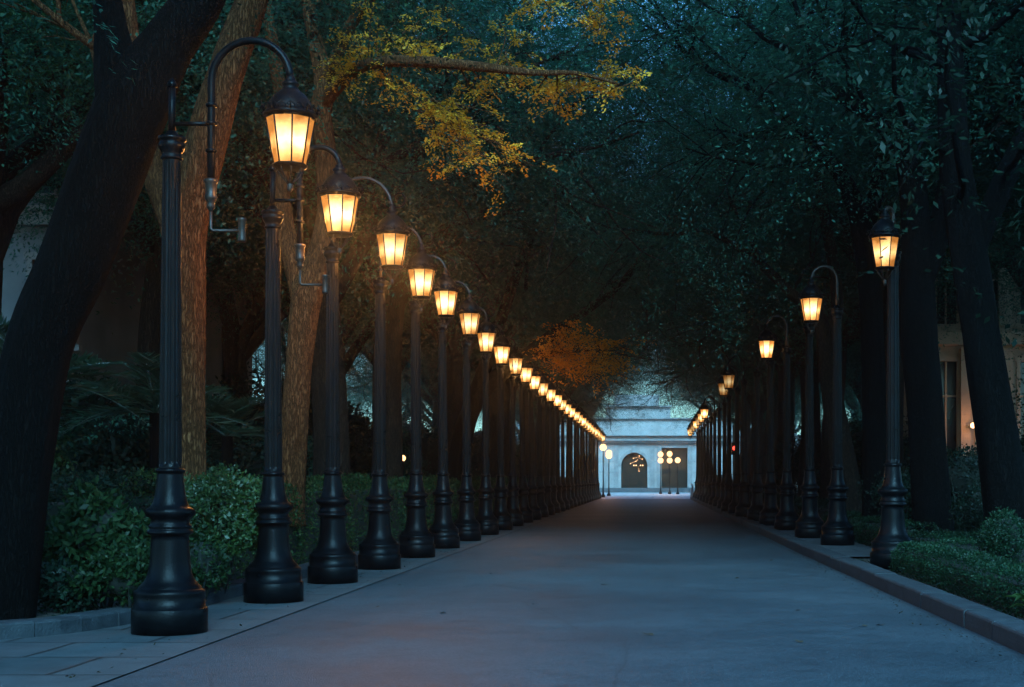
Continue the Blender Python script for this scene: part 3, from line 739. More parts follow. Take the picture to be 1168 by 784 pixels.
for i, (x, y, k) in enumerate(right_rows):
    place_tree(k, x, y, math.pi + rr.uniform(-.5, .5), rr.uniform(1.22, 1.38), 'tree arching over the avenue, %s back in the right row behind the posts' % ORD[i], 'trees along the right side of the avenue')
back = [(-10.5, 22), (-11, 31), (-12, 41), (-11.5, 52), (-12.5, 65), (-12, 80), (-19, 37), (-20, 55), (-17, 70), (10.8, 30), (11.5, 39), (12, 50), (12, 63), (12, 78), (19, 46), (20, 64), (9.4, 24), (-14, 94), (14, 94)]
for i, (x, y) in enumerate(back):
    place_tree(i % 3, x, y, rr.uniform(0, 6.28), rr.uniform(1.15, 1.45), ('dark tree deep in the planting %s, %s counted from the front' % ('left of the hedge' if x < 0 else 'right of the lamps', ORD[sum(1 for b in back[:i] if (b[0] < 0) == (x < 0))])), 'trees in the depth of the park')

# ================================================================== HEDGES / SHRUBS
def hedge(x0, x1, y0, y1, z0, z1, leaf, dens, mat, label, seed, wav=.05, lod=None, cat='hedge', name='hedge'):
    rng = np.random.default_rng(seed)
    faces = [('x', x1, 1), ('x', x0, -1), ('y', y0, -1), ('y', y1, 1), ('z', z1, 1)]
    Pp = []; Nn = []
    for ax, val, sg in faces:
        a = {'x': (y1 - y0) * (z1 - z0), 'y': (x1 - x0) * (z1 - z0), 'z': (x1 - x0) * (y1 - y0)}[ax]
        n = int(a * dens)
        yy = rng.uniform(y0, y1, n)
        if lod:                                                   # fewer, larger leaves far from the camera
            keep = rng.random(n) < np.clip(lod / yy, .05, 1); yy = yy[keep]; n = len(yy)
        p = np.stack([rng.uniform(x0, x1, n), yy, rng.uniform(z0, z1, n)], 1)
        nr = np.zeros((n, 3))
        i = 'xyz'.index(ax); p[:, i] = val; nr[:, i] = sg
        bul = wav * (np.sin(p[:, 1] * 2.1 + seed) + np.sin(p[:, 1] * 5.3 + p[:, 0] * 3 + p[:, 2] * 4) * .7 + np.sin(p[:, 1] * .7 + 2) + rng.normal(0, .3, n))
        p += nr * bul[:, None]
        Pp.append(p); Nn.append(nr)
    p = np.concatenate(Pp); nr = np.concatenate(Nn)
    # round the long edges
    ex = np.clip((p[:, 2] - (z1 - .18)) / .18, 0, 1)
    cx = (x0 + x1) / 2; hw = (x1 - x0) / 2
    p[:, 0] = cx + (p[:, 0] - cx) * (1 - .10 * ex ** 2 / max(hw, .3))
    fx = np.clip((np.abs(p[:, 0] - cx) - (hw - .18)) / .18, 0, 1); p[:, 2] -= np.where(p[:, 2] > z1 - .1, .08 * fx ** 2, 0)
    q = shell(rng, p, nr, leaf, depth=.035 if wav < .03 else .07)
    if lod:
        c = q.mean(1, keepdims=True); s = np.clip(np.sqrt(q[:, 0, 1] / lod), 1, 2.2)[:, None, None]; q = c + (q - c) * s
    o = empty(name, ((x0 + x1) / 2, y0, z0), 0, label, cat)
    off = np.array([(x0 + x1) / 2, y0, z0])
    quads_obj('foliage', q - off, mat, o)
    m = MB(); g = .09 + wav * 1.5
    m.box(x0 + g - off[0], x1 - g - off[0], g, y1 - y0 - g, 0, z1 - z0 - g); m.build('shaded_branches', M['core'], o)  # solid dark box standing in for the shade inside the hedge
    return o
hedge(-6.35, -5.15, 16.6, 100, .09, 1.32, .045, 620, M['leaf_hedge'], 'long clipped green hedge behind the kerb and the left row of lamps', 3, .05, 17)
hedge(-7.6, -6.0, 14.8, 18.4, .09, 1.28, .05, 700, M['leaf_dark'], 'dark hedge block behind the first lamp post at the left', 4, .07)
hedge(3.32, 4.0, 12.9, 19.8, .09, .47, .032, 2600, M['leaf_box'], 'low clipped box hedge along the right kerb in front of the nearest lamp', 5, .010)
hedge(4.1, 6.6, 17.5, 23.4, .09, .52, .036, 1100, M['leaf_box'], 'flat broad box hedge between the right lamp and the thick trunks', 6, .015)
hedge(4.05, 4.9, 24.0, 34.0, .09, .60, .036, 1100, M['leaf_box'], 'clipped hedge behind the second and third right lamp posts', 7, .015)
hedge(4.1, 5.0, 35.0, 100, .09, .75, .05, 500, M['leaf_dark'], 'far stretch of dark hedge along the right row of posts', 8, .05, 30)
hedge(6.9, 8.4, 18, 40, .09, 1.15, .06, 350, M['leaf_dark'], 'tall dark hedge behind the trunks on the right', 9, .09)

def shrub(c, rad, n, leaf, mat, label, seed, lumps=9, ratio=.5, group=None, cat='shrub', tilt=.7, name='shrub', stems=True):
    rng = np.random.default_rng(seed); c = np.array(c, float); rad = np.array(rad, float)
    Pp = []; Nn = []
    subs = [(np.zeros(3), .62)] + [(unit(rng.normal(0, 1, 3)) * .55, rng.uniform(.28, .48)) for _ in range(lumps)]
    w = np.array([s[1] ** 2 for s in subs]); w /= w.sum()
    for (o_, r_), ww in zip(subs, w):
        k = int(n * ww); d = unit(rng.normal(0, 1, (k, 3))); q = o_ + d * r_ * rng.uniform(.75, 1.08, (k, 1))
        Pp.append(q * rad); Nn.append(d)
    p = np.concatenate(Pp); nr = np.concatenate(Nn)
    keep = p[:, 2] > -c[2] + .10; p = p[keep]; nr = nr[keep]
    q = shell(rng, p, nr, leaf, ratio, .05, tilt)
    o = empty(name, (c[0], c[1], .09), 0, label, cat, group)
    q[..., 2] += c[2] - .09
    quads_obj('foliage', q, mat, o)
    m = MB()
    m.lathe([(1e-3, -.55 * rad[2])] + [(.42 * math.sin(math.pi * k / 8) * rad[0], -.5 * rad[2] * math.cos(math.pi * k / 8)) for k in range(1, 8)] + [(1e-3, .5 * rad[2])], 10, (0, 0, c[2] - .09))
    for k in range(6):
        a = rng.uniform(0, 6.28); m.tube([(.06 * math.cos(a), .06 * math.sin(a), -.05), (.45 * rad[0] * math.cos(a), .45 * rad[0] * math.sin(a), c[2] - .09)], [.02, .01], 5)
    m.build('shaded_branches', M['core'], o)  # dark core painted as inner shade, with thin stems
    return o
shrub(P(118, 612, 14.2), (.62, .6, .62), 5200, .085, M['leaf_mid'], 'leafy shrub with pointed leaves beside the black leaning trunk', 41)
shrub(P(150, 660, 13.5), (.62, .42, .36), 4200, .06, M['leaf_mid'], 'low spreading shrub behind the kerb, left of the first lamp pedestal', 42)
shrub(P(75, 668, 13.6), (.40, .40, .34), 2600, .06, M['leaf_dark'], 'small dark shrub at the foot of the black leaning trunk', 43)
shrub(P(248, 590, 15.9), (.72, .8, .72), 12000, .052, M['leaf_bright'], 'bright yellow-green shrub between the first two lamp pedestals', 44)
shrub(P(225, 640, 15.2), (.55, .45, .42), 4200, .055, M['leaf_mid'], 'dense green shrub just right of the first lamp pedestal, over the kerb', 45)
shrub(P(1146, 612, 17.3), (.44, .44, .46), 8000, .034, M['leaf_box'], 'clipped round box ball at the right edge above the low hedge', 46, lumps=3)
shrub(P(1120, 580, 22.5), (.6, .6, .55), 5200, .045, M['leaf_dark'], 'dark rounded shrub at the foot of the leaning right trunk', 47)
shrub(P(1100, 545, 26), (1.1, .8, .8), 5200, .06, M['leaf_dark'], 'dark mounded shrub between the two right trunks', 48)
shrub(P(1010, 560, 29), (.9, .8, .7), 4200, .06, M['leaf_dark'], 'dark shrub behind the pedestal of the nearest right lamp', 49)
# bright little plant bottom right
def rosette(c, n, L, W, mat, label, seed, name='plant', cat='plant', h=.25):
    rng = np.random.default_rng(seed); m = MB()
    o = empty(name, (c[0], c[1], c[2]), 0, label, cat)
    for k in range(n):
        a = rng.uniform(0, 6.28); s = h * rng.uniform(.3, 1)
        b = np.array([.05 * math.cos(a), .05 * math.sin(a), s * .9]); d = np.array([math.cos(a), math.sin(a), rng.uniform(.1, .9)]); l = L * rng.uniform(.6, 1.1)
        side = np.array([-math.sin(a), math.cos(a), 0]); vs = []; m.tube([(0, 0, 0), b], [.006, .003], 4)
        for j in range(7):
            t = j / 6; p = b + d * l * t + np.array([0, 0, -.9 * l * t * t * .6]); w = W * math.sin(math.pi * min(t * .92 + .06, 1)) * .5
            vs += [p - side * w + [0, 0, w * .5], p, p + side * w + [0, 0, w * .5]]
        fs = []
        for j in range(6):
            for i in range(2): fs.append((j * 3 + i, j * 3 + i + 1, j * 3 + i + 4, j * 3 + i + 3))
        m.add(vs, fs, 0, True)
    m.build('foliage', mat, o); return o
rosette((3.95 * 13.0 / 13.2 - .5, 12.6, .09), 22, .24, .075, M['leaf_bright'], 'small bright green leafy plant at the bottom right behind the kerb', 51)
# understory
us = [(-8.4, 17.5, 1.3, 'leaf_mid'), (-7.9, 21, 1.2, 'leaf_dark'), (-8.6, 24.5, 1.4, 'leaf_teal'), (-8.2, 29, 1.3, 'leaf_dark'), (-8.8, 34, 1.5, 'leaf_teal'), (-8.6, 40, 1.5, 'leaf_dark'), (-9, 47, 1.6, 'leaf_teal'), (-11, 19, 1.7, 'leaf_teal'), (-12.8, 26, 1.9, 'leaf_dark'),
      (-12.5, 34, 1.9, 'leaf_teal'), (-10, 15.5, 1.0, 'leaf_dark'), (-14.5, 45, 2.2, 'leaf_dark'), (-9.3, 58, 1.8, 'leaf_teal'), (8.6, 46, 1.6, 'leaf_dark'), (8.4, 54, 1.6, 'leaf_dark'), (13.5, 34, 1.5, 'leaf_dark'), (9, 64, 1.8, 'leaf_dark'), (-16.5, 31, 2.2, 'leaf_dark'), (-8.3, 53, 2.0, 'leaf_dark'), (-8.1, 66, 2.1, 'leaf_dark'), (-8.2, 73, 2.2, 'leaf_mid'), (-8.0, 82, 2.3, 'leaf_dark'), (-8.0, 92, 2.4, 'leaf_dark'), (9.3, 34, 1.45, 'leaf_dark'), (8.3, 29.5, 1.15, 'leaf_dark'), (8.3, 75, 2.2, 'leaf_dark'), (8.3, 88, 2.3, 'leaf_dark')]
USL = []
for i, (x, y, s, mt) in enumerate(us):
    sidew = 'left' if x < 0 else 'right'
    shrub((x, y, s * .95), (s * 1.05, s, s * 1.05), 9000, .11 if i % 2 else .08, M[mt], 'tall dark shrub under the trees on the %s, %s of them from the front' % (sidew, ORD[sum(1 for b in us[:i] if (b[0] < 0) == (x < 0))]), 60 + i, lumps=14, group='understory shrubs')

sh = [o for o in bpy.data.objects if o.get('group') == 'understory shrubs']
rq = random.Random(8); cnt = {-1: 0, 1: 0}
for k in range(30):
    sd = -1 if k % 5 < 3 else 1
    y = 26 + k * 2.6 + rq.uniform(-1, 1); x = sd * rq.uniform(14.5, 19) if k % 2 else sd * rq.uniform(10, 13)
    if sd < 0 and x < -11.5 and y < 47: x = -11.3
    if sd > 0 and 44 < y < 62: x = 7.6
    o = dup(sh[(k * 5) % len(sh)]); cnt[sd] += 1
    o.location = (x, y, .09); s_ = rq.uniform(1.1, 1.5); o.scale = (s_ * 1.1, s_ * 1.1, s_ * (1.25 if abs(x) > 12 else .9)); o.rotation_euler = (0, 0, rq.uniform(0, 6.28))
    o['label'] = 'dim background shrub far %s among the trees, %s back' % ('left' if sd < 0 else 'right', ORD[cnt[sd] - 1])

def palm(x, y, h, L, n, label, seed):
    rng = np.random.default_rng(seed); o = empty('palm', (x, y, .09), 0, label, 'palm', None)
    m = MB(); m.tube([(0, 0, -.1), (.03, 0, h * .5), (0, .03, h)], [.13, .10, .09], 10, noise=.1, rng=rng); m.build('trunk', M['bark_shaded'], o)
    Q = []; st = MB()
    for k in range(n):
        a = k * 2.4 + rng.normal(0, .2); el = rng.uniform(.1, 1.25)
        d = np.array([math.cos(a) * math.cos(el), math.sin(a) * math.cos(el), math.sin(el)]); l = L * rng.uniform(.8, 1.1)
        t = np.linspace(0, 1, 14)[:, None]
        pts = np.array([0, 0, h]) + d * l * t + np.array([0, 0, -1]) * (t ** 2) * l * rng.uniform(.25, .6)
        st.tube(pts, np.linspace(.012, .003, 14), 4, cap=False)
        side = unit(np.cross(d, [0, 0, 1.])); tt = np.repeat(np.linspace(.15, 1, 34), 2); sg = np.tile([1, -1], 34)
        base = np.array([0, 0, h]) + d * l * tt[:, None] + np.array([0, 0, -1]) * (tt[:, None] ** 2) * l * .42
        base = np.stack([np.interp(tt, np.linspace(0, 1, 14), pts[:, i]) for i in range(3)], 1)
        ax = side * sg[:, None] + d * .75 + rng.normal(0, .08, (68, 3)) + [0, 0, -.15]
        Q.append(leaf_quads(base, ax, np.tile([0, 0, 1.], (68, 1)) + rng.normal(0, .3, (68, 3)), .42 * np.sin(math.pi * np.clip(tt * .85 + .12, 0, 1)), np.full(68, .035)))
    fr = quads_obj('fronds', np.concatenate(Q), M['palm'], o); st.build('stalks', M['palm'], fr)
palm(-7.0, 20.0, 2.2, 1.5, 22, 'palm with drooping fronds between the second and third lamp posts', 71)
palm(-7.6, 17.4, 2.4, 1.5, 20, 'palm behind the lit trunk, left of the second lamp post', 72)
palm(-7.2, 24.0, 2.0, 1.4, 20, 'low palm behind the hedge near the fourth lamp post', 73)
palm(-8.6, 15.2, 1.0, 1.3, 18, 'low palm between the black trunk and the first lamp post', 74)

# ground litter / low growth in the beds
rng = np.random.default_rng(90)
n = 14000; gx = np.concatenate([rng.uniform(-9, -5.1, n // 2), rng.uniform(3.15, 8, n // 2)]); gy = np.concatenate([rng.uniform(12.6, 24, n // 2), rng.uniform(9, 26, n // 2)])
p = np.stack([gx, gy, np.full(n, .095)], 1); ax = rng.normal(0, 1, (n, 3)) * [1, 1, .25] + [0, 0, .15]
tag(quads_obj('leaf_litter', leaf_quads(p, ax, np.tile([0, 0, 1.], (n, 1)) + rng.normal(0, .4, (n, 3)), rng.uniform(.02, .06, n), rng.uniform(.015, .03, n)), M['leaf_dark']), 'small fallen leaves and low sprouts lying on the dark soil of the beds', 'leaf litter', kind='stuff')

n = 1100; sd_ = rng.random(n) < .6; gy = 6 + 60 * rng.random(n) ** 1.6
gx = np.where(sd_, 2.72 - np.abs(rng.normal(0, .16, n)), -3.75 - np.abs(rng.normal(0, .5, n)))
p = np.stack([gx, gy, np.full(n, .018)], 1); ax = rng.normal(0, 1, (n, 3)) * [1, 1, .12] + [0, 0, .05]
tag(quads_obj('leaf_litter', leaf_quads(p, ax, np.tile([0, 0, 1.], (n, 1)) + rng.normal(0, .25, (n, 3)), rng.uniform(.015, .05, n), rng.uniform(.012, .025, n)), M['litter']), 'dry leaf crumbs gathered along the kerb and on the paving', 'leaf litter', kind='stuff')
# fallen leaves on the road
M['dry'] = surf('dry_leaf', (.03, .02, .012), (.06, .04, .02), .8, 20, .2, 60)
fl0 = None
for i, (px, py) in enumerate([(431, 693), (985, 715), (505, 700), (910, 697), (912, 733), (690, 668), (610, 690), (840, 660), (740, 725), (560, 655), (1004, 714), (880, 640), (455, 668)]):
    d = HC * F / (py - HY); c = P(px, py, d)
    if fl0 is None:
        m = MB(); m.add([(0, -.035, .002), (.02, -.01, .012), (.018, .02, .006), (0, .045, .014), (-.018, .02, .008), (-.02, -.01, .004), (0, 0, .004)], [(0, 1, 6), (1, 2, 6), (2, 3, 6), (3, 4, 6), (4, 5, 6), (5, 0, 6)])
        fl0 = m.build('fallen_leaf', M['dry']); o = fl0
    else: o = fl0.copy(); COL.objects.link(o)
    o.location = (c[0], c[1], .003); o.rotation_euler = (0, 0, i * 1.7); o.scale = [1 + .3 * (i % 3)] * 3
    tag(o, 'small dark fallen leaf lying on the open asphalt', 'leaf', 'fallen leaves on the road')

# ================================================================== BUILDINGS
def wallwin(parent, x0, x1, y, z0, z1, wins, wallm, winm, trim, face=-1, th=.5):
    """wall in the xz plane at y with real rectangular openings (wins = list of x0,x1,z0,z1 in one grid), glass set back"""
    xs = sorted({x0, x1, *[w[0] for w in wins], *[w[1] for w in wins]}); zs = sorted({z0, z1, *[w[2] for w in wins], *[w[3] for w in wins]})
    m = MB()
    for i in range(len(xs) - 1):
        for j in range(len(zs) - 1):
            cx, cz = (xs[i] + xs[i + 1]) / 2, (zs[j] + zs[j + 1]) / 2
            if any(w[0] < cx < w[1] and w[2] < cz < w[3] for w in wins): continue
            m.box(xs[i], xs[i + 1], y, y + th, zs[j], zs[j + 1])
    m.build('wall', wallm, parent)
    for w in wins:
        f = MB()
        for a in ((w[0] - .1, w[0] + .02, w[2], w[3]), (w[1] - .02, w[1] + .1, w[2], w[3]), (w[0] - .16, w[1] + .16, w[3], w[3] + .16), (w[0] - .16, w[1] + .16, w[2] - .12, w[2])):
            f.box(a[0], a[1], y - .06, y + .12, a[2], a[3])
        cx = (w[0] + w[1]) / 2; cz = w[2] + (w[3] - w[2]) * .66
        f.box(cx - .03, cx + .03, y + .14, y + .2, w[2], w[3]); f.box(w[0], w[1], y + .145, y + .195, cz - .03, cz + .03)
        fo = f.build('window', trim, parent)
        g = MB(); g.box(w[0], w[1], y + .22, y + .26, w[2], w[3]); g.build('pane', winm, fo)

# left pale building
b = empty('building', (0, 0, 0), 0, 'pale blue-grey building with windows and ledges glimpsed behind the black leaning trunk', 'building')
wl = []
for k in range(7):
    x = -23.6 + k * 1.75
    for z in (1.0, 4.2, 7.4, 10.6): wl.append((x, x + .85, z, z + 1.8))
wallwin(b, -24.5, -12.35, 30, -.03, 14, wl, M['stone_grey'], M['dark_glass'], M['stone_trim'])
m = MB(); m.box(-24.5, -12.4, 30.5, 44, -.03, 14); m.build('side_wall', M['stone_grey'], b)
m = MB()
for z in (3.4, 6.7, 9.9, 13.6): m.box(-24.7, -12.2, 29.72, 30.0, z, z + .28); m.box(-24.7, -12.15, 29.6, 30.0, z + .28, z + .38)
m.build('cornice', M['stone_trim'], b)
m = MB(); m.box(-24.9, -12.1, 29.5, 44.3, 14.0, 14.3); m.build('roof', M['roof'], b)
# right building with warm pilasters
b = empty('building', (0, 0, 0), 0, 'building with warm lamp-lit pilasters and tall windows seen between the right trunks', 'building')
wr = [(9.15 + k * 1.35, 9.15 + k * 1.35 + .7, 1.9, 5.2) for k in range(9)] + [(9.15 + k * 1.35, 9.15 + k * 1.35 + .7, 6.4, 8.6) for k in range(9)]
wallwin(b, 9.0, 22, 46, -.03, 10.5, wr, M['stone_warm'], M['dark_glass'], M['stone_warm'])
m = MB(); m.box(9.1, 22, 46.5, 60, -.03, 10.5); m.build('side_wall', M['stone_warm'], b)
m = MB()
for k in range(1, 10): m.box(8.55 + k * 1.35, 8.55 + k * 1.35 + .3, 45.7, 45.95, .3, 5.6)
m.build('pilaster', M['stone_warm'], b)
m = MB(); m.box(8.85, 22.2, 45.5, 45.99, 5.7, 6.1); m.box(8.85, 22.2, 45.4, 45.99, 10.1, 10.5); m.build('cornice', M['stone_warm'], b)
m = MB(); m.box(8.8, 22.4, 45.3, 60.2, 10.52, 10.8); m.build('roof', M['roof'], b)
for k, xx in enumerate((10.2, 12.9)):
    wlm = empty('wall_lamp', (xx, 45.35, 3.1), 0, 'small warm wall lamp on the right building, %s the other' % ('left of' if k == 0 else 'right of'), 'wall lamp')
    m = MB(); m.box(-.05, .05, .15, .62, -.03, .03); m.build('bracket', M['iron'], wlm)
    m = MB(); m.sphere((0, 0, 0), .09); m.build('globe', emis('wall_globe', (1, .5, .2), 3.), wlm)
    li = bpy.data.lights.new('bulb', 'POINT'); li.energy = 13; li.color = (1, .42, .16); li.shadow_soft_size = .1
    lo = bpy.data.objects.new('bulb', li); COL.objects.link(lo); lo.parent = wlm; lo.location = (0, -.16, 0)
# end building
YE = 160
def EX(px): return (px - VX) / F * YE
def EZ(py): return HC + (HY - py) / F * YE
b = empty('building', (0, YE, 0), 0, 'pale stone building with a dark arched gateway closing the end of the avenue', 'building')
b.location = (0, 0, 0)
zp = .5
ax0, ax1 = EX(708.5), EX(738.5); acx = (ax0 + ax1) / 2; ar = (ax1 - ax0) / 2; zsp = EZ(516.5) - ar
ztop = EZ(505); X0, X1 = EX(560), EX(930)
rx0, rx1, rz1 = EX(754.5), EX(784), EZ(511)
m = MB()
m.box(X0, ax0, YE, YE + 1, zp, ztop); m.box(ax1, rx0, YE, YE + 1, zp, ztop); m.box(rx0, rx1, YE, YE + 1, rz1, ztop); m.box(rx1, X1, YE, YE + 1, zp, ztop)
na = 20
vs = []
for k in range(na + 1):
    a = math.pi * k / na; x = acx - ar * math.cos(a); z = zsp + ar * math.sin(a)
    for yy in (YE, YE + 1): vs += [(x, yy, z), (x, yy, ztop)]
fs = []
for k in range(na):
    o_ = k * 4; fs += [(o_, o_ + 4, o_ + 5, o_ + 1), (o_ + 2, o_ + 3, o_ + 7, o_ + 6), (o_, o_ + 2, o_ + 6, o_ + 4)]
m.add(vs, fs, 0, False)
m.build('wall', M['stone'], b)
m = MB()   # courses, pilasters, keystone
for z in (EZ(527), EZ(539)): 
    for (a_, c_) in ((X0, ax0 - .1), (ax1 + .1, rx0 - .1), (rx1 + .1, X1)): m.box(a_, c_, YE - .05, YE - .003, z, z + .08)
for px in (692, 703, 744, 752, 787, 800): m.box(EX(px) - .25, EX(px) + .25, YE - .22, YE - .06, zp, EZ(508))
m.box(acx - .28, acx + .28, YE - .3, YE - .003, zsp + ar + .02, EZ(506))
for k in range(na):
    a0, a1 = math.pi * k / na, math.pi * (k + 1) / na
    q = [(acx - r_ * math.cos(a), yy, zsp + r_ * math.sin(a)) for yy in (YE - .12, YE - .004) for a in (a0, a1) for r_ in (ar, ar + .32)]
    m.add(q, [(0, 2, 3, 1), (1, 3, 7, 5), (0, 4, 6, 2)], 0, False)
m.build('trim', M['stone_trim'], b)
m = MB(); m.box(X0 - .3, X1 + .3, YE - .7, YE + 1.2, ztop, EZ(503)); m.box(X0 - .5, X1 + .5, YE - 1.0, YE + 1.2, EZ(503), EZ(501.8)); m.box(X0 - .2, X1 + .2, YE - .4, YE + 1.2, EZ(501.8), EZ(497.5))
m.box(X0 - .5, X1 + .5, YE - .9, YE + 1.2, EZ(497.5), EZ(496.3)); m.build('cornice', M['stone_trim'], b)
m = MB(); m.box(X0 + 2, X1 - 2, YE + .6, YE + 12, EZ(496), EZ(478)); m.box(EX(705), EX(748), YE + .3, YE + 8, EZ(496), EZ(486)); m.build('upper_wall', M['stone'], b)
m = MB(); m.box(X0 + 1.6, X1 - 1.6, YE + .2, YE + 12.3, EZ(478), EZ(476.5)); m.build('roof_ledge', M['stone_trim'], b)
m = MB(); m.box(EX(690), EX(765), YE + 3, YE + 12, EZ(476.4), EZ(462)); m.box(EX(700), EX(752), YE + 2.4, YE + 12, EZ(462), EZ(449)); m.box(EX(688), EX(767), YE + 2.6, YE + 2.99, EZ(463), EZ(461.2)); m.build('attic', M['stone'], b)
m = MB(); m.box(ax0 - .1, ax1 + .1, YE + .55, YE + .7, zp, zsp + ar + .1)
for k in range(9): m.box(ax0 + (k + .5) * (ax1 - ax0) / 9 - .03, ax0 + (k + .5) * (ax1 - ax0) / 9 + .03, YE + .42, YE + .5, zp, zsp + ar * .6)
m.build('gate', M['core'], b)
m = MB(); m.box(rx0 - .1, rx1 + .1, YE + .55, YE + .7, zp, rz1 + .1)
for k in range(9): m.box(rx0 + (k + .5) * (rx1 - rx0) / 9 - .03, rx0 + (k + .5) * (rx1 - rx0) / 9 + .03, YE + .42, YE + .5, zp, rz1)
m.build('gate', M['core'], b)
m = MB()
for k in range(3): m.box(X0 - 2, X1 + 2, YE - 3.6 + k * .5, YE + 1.1, -.03 + (0 if k == 0 else zp * k / 3), zp * (k + 1) / 3)
tag(m.build('steps', M['roof']), kind='structure')
# chandelier glints seen in the arch
ch = empty('chandelier', (acx + .45, YE + .3, EZ(534)), 0, 'small chandelier of tiny lights glowing in the dark archway', 'chandelier')
m = MB(); m.tube([(0, 0, 0), (0, 0, EZ(518) - EZ(534))], .03, 5)
for k in range(6): m.tube([(0, 0, 0), (.5 * math.cos(k * 1.05), .12 * math.sin(k * 1.05), .25)], .02, 4)
m.build('frame', M['iron'], ch)
for k in range(6):
    m = MB(); m.sphere((.5 * math.cos(k * 1.05), .12 * math.sin(k * 1.05), .3), .07, 6); m.build('bulb', emis('spark', (1, .55, .25), 2.2) if k == 0 else bpy.data.materials['spark'], ch)
for k, (dx, dz) in enumerate([(-1.1, .5), (-.7, 1.1), (.55, 1.0), (.1, -.35), (-.35, .75), (.15, 1.35)]):
    m = MB(); m.sphere((dx * .8, 0, dz), .05, 6); m.tube([(dx * .8, 0, dz), (0, 0, dz * .6 + .6)], .008, 4); m.build('bulb', bpy.data.materials['spark'], ch)

# globe lamps on the plaza
gm = emis('globe_glass', (1., .55, .22), 2.0)
def globe_lamp(px, d, tops, label):
    x = (px - VX) / F * d; o = empty('globe_lamp', (x, d, 0.004), 0, label, 'street lamp', 'globe lamps on the far plaza')
    zm = max(HC + (HY - t) / F * d for t in tops)
    m = MB(); m.lathe([(0, 0), (.16, 0), (.16, .15), (.09, .25), (.06, .5), (.045, 1.5), (.04, zm - .3), (.06, zm - .25), (0, zm - .2)], 10); m.build('pole', M['iron'], o)
    for k, t in enumerate(tops):
        z = HC + (HY - t) / F * d
        m = MB(); m.sphere((0, 0 if k == 0 else -.12, z), .27, 12); m.build('globe', gm, o)
        li = bpy.data.lights.new('bulb', 'POINT'); li.energy = 60; li.color = LAMP_COL; li.shadow_soft_size = .27
        lo = bpy.data.objects.new('bulb', li); COL.objects.link(lo); lo.parent = o; lo.location = (0, -.6, z)
globe_lamp(753.5, 140, (518.5, 525.5), 'two-globe lamp beside the archway, leftmost of the three by the dark doorway')
globe_lamp(763.8, 138, (518, 525.5), 'two-globe lamp before the dark doorway, middle of the three')
globe_lamp(773, 136, (525.2,), 'single-globe lamp before the dark doorway, rightmost of the three')
globe_lamp(688, 112, (510.5,), 'globe lamp just past the end of the left row, the higher of the two')
globe_lamp(694.5, 122, (517, 520), 'globe lamp on the left beside the pale building, the lower of the two')
# white barrier ramp by the far kerb
m = MB(); m.tube([(2.9, 104.5, 0), (2.9, 104.5, .9), (2.9, 106.5, 1.05)], .06, 6); m.box(2.82, 2.98, 104.6, 108, .1, .8)
tag(m.build('barrier', M['stone']), 'small pale barrier at the far end of the right kerb', 'barrier')
# slim signal column among the right posts
sp = empty('signal_post', (3.28, 57.5, .125), 0, 'slim pale column with a small red light among the right posts', 'signal')
m = MB(); m.lathe([(0, 0), (.11, 0), (.11, .2), (.075, .25), (.07, 3.4), (.09, 3.45), (0, 3.5)], 12); m.build('column', M['stone_grey'], sp)
m = MB(); m.box(-.12, .12, -.2, -.07, 2.25, 2.75); m.build('signal_box', M['iron'], sp)
m = MB(); m.sphere((0, -.21, 2.52), .085, 10); m.build('lens', emis('red_lens', (1, .05, .03), 2.5), sp)
# small garden light behind the hedge
gl = empty('garden_light', (-7.05, 40, .09), 0, 'tiny warm garden light behind the hedge between the trunks', 'garden light')
m = MB(); m.lathe([(0, 0), (.06, 0), (.05, .1), (.04, 1.75), (.06, 1.8), (0, 1.82)], 8); m.build('post', M['iron'], gl)
m = MB(); m.sphere((0, 0, 1.88), .09, 8); m.build('globe', gm, gl)

for i, (x, y, s) in enumerate([(-9.2, 6.5, .95), (-8.5, -3.5, .9)]):  # unseen trees, added to shade the near left bed
    place_tree(i % 3, x, y, (math.pi if x < 0 else 0), s, 'unseen tree added beside the camera %s, to shade the planting bed' % ('on the left, %s' % ('ahead' if y > 0 else 'behind') if x < 0 else 'on the right'), 'unseen shade trees added by the camera')
# trees beyond / flanking the far end
for i, (x, y, s) in enumerate([(-8.8, 109, 1.1), (8.9, 111, 1.1), (11.2, 127, 1.2), (-11.5, 128, 1.2), (-7.0, 99, 1.0), (6.8, 100.5, 1.05), (-26, 178, 2.1), (-9, 182, 2.2), (9, 179, 2.1), (26, 181, 2.2), (-22, 120, 1.3), (22, 122, 1.3)]):
    place_tree(i % 3, x, y, rr.uniform(0, 6.28), s, ('tree standing on the plaza %s the pale building, %s back' % ('left before' if x < 0 else 'right before', ORD[i // 2])) if y < 150 else 'tree rising behind the pale end building, %s from the left' % ORD[i - 8], 'trees on the far plaza')

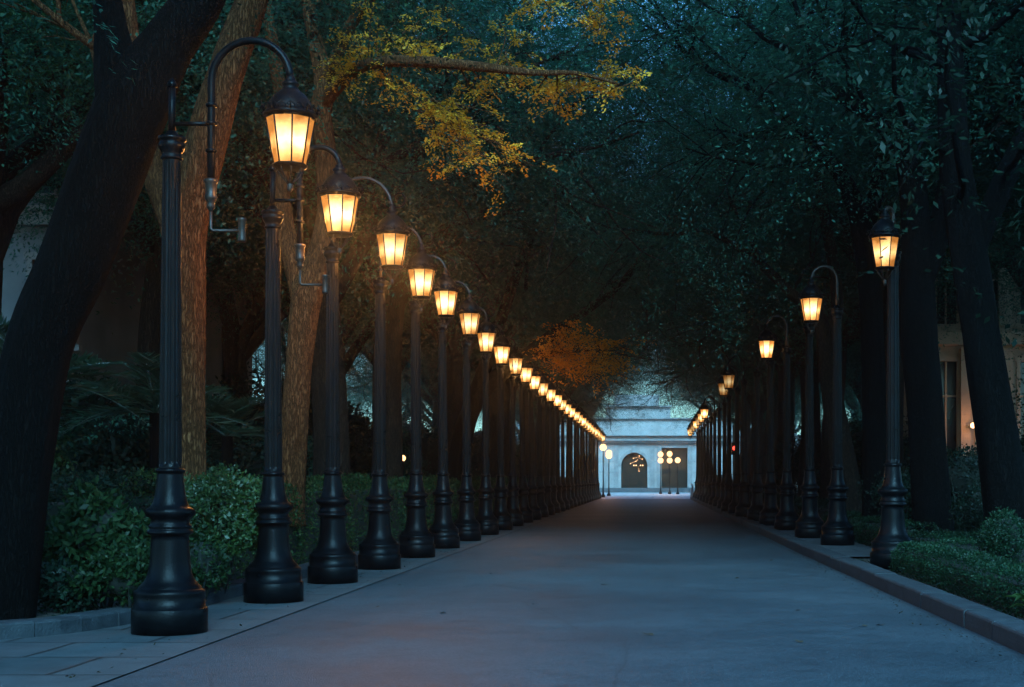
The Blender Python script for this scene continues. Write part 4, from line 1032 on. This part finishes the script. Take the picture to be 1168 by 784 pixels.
# ================================================================== AIR
hz = MB(); hz.box(-205, 205, -65, 345, -1.1, 45)
mh, nt, out = nmat('haze_air')
pv_ = N(nt, 'ShaderNodeVolumePrincipled'); pv_.inputs['Color'].default_value = (.80, .88, 1, 1)
pv_.inputs['Density'].default_value = .0014; pv_.inputs['Anisotropy'].default_value = .9
nt.links.new(pv_.outputs[0], out.inputs['Volume'])
ho = hz.build('haze', mh); tag(ho, 'thin blue evening haze between the trees', 'haze', kind='stuff')

# ================================================================== LIGHT, CAMERA
w = bpy.data.worlds.new('World'); sc.world = w; w.use_nodes = True
nt = w.node_tree; bg = nt.nodes['Background']
sk = nt.nodes.new('ShaderNodeTexSky'); sk.sky_type = 'NISHITA'; sk.sun_disc = False
sk.sun_elevation = R(24); sk.sun_rotation = R(200); sk.air_density = 1.6; sk.dust_density = .3; sk.ozone_density = 6.
tint = nt.nodes.new('ShaderNodeMix'); tint.data_type = 'RGBA'; tint.blend_type = 'MULTIPLY'; tint.inputs[0].default_value = 1
tint.inputs[7].default_value = (.43, .88, 1.20, 1)
nt.links.new(sk.outputs[0], tint.inputs[6]); nt.links.new(tint.outputs[2], bg.inputs[0]); bg.inputs[1].default_value = .15
SKY = bg
su = bpy.data.lights.new('sun', 'SUN'); su.energy = 4.6; su.angle = R(35); su.color = (.27, .72, 1.)
so = bpy.data.objects.new('sun', su); COL.objects.link(so); so.rotation_euler = (R(54), 0, R(10))

cam = bpy.data.cameras.new('camera'); co = bpy.data.objects.new('camera', cam); COL.objects.link(co); sc.camera = co
co.location = (0, 0, HC); co.rotation_euler = (R(90), 0, 0)
cam.sensor_width = 36; cam.lens = F / 1168 * 36; cam.shift_x = -(VX - 584) / 1168; cam.shift_y = (HY - 392) / 1168
cam.clip_end = 1000
sc.view_settings.view_transform = 'Standard'; sc.view_settings.look = 'None'; sc.view_settings.exposure = .88; sc.view_settings.gamma = 1
cy = sc.cycles; cy.debug_use_spatial_splits = True
cy.max_bounces = 5; cy.diffuse_bounces = 2; cy.glossy_bounces = 2; cy.transmission_bounces = 3; cy.volume_bounces = 0; cy.transparent_max_bounces = 8
cy.use_adaptive_sampling = True; cy.adaptive_threshold = .03; cy.use_denoising = True; cy.denoiser = 'OPENIMAGEDENOISE'; cy.sample_clamp_indirect = 4; cy.caustics_reflective = False; cy.caustics_refractive = False
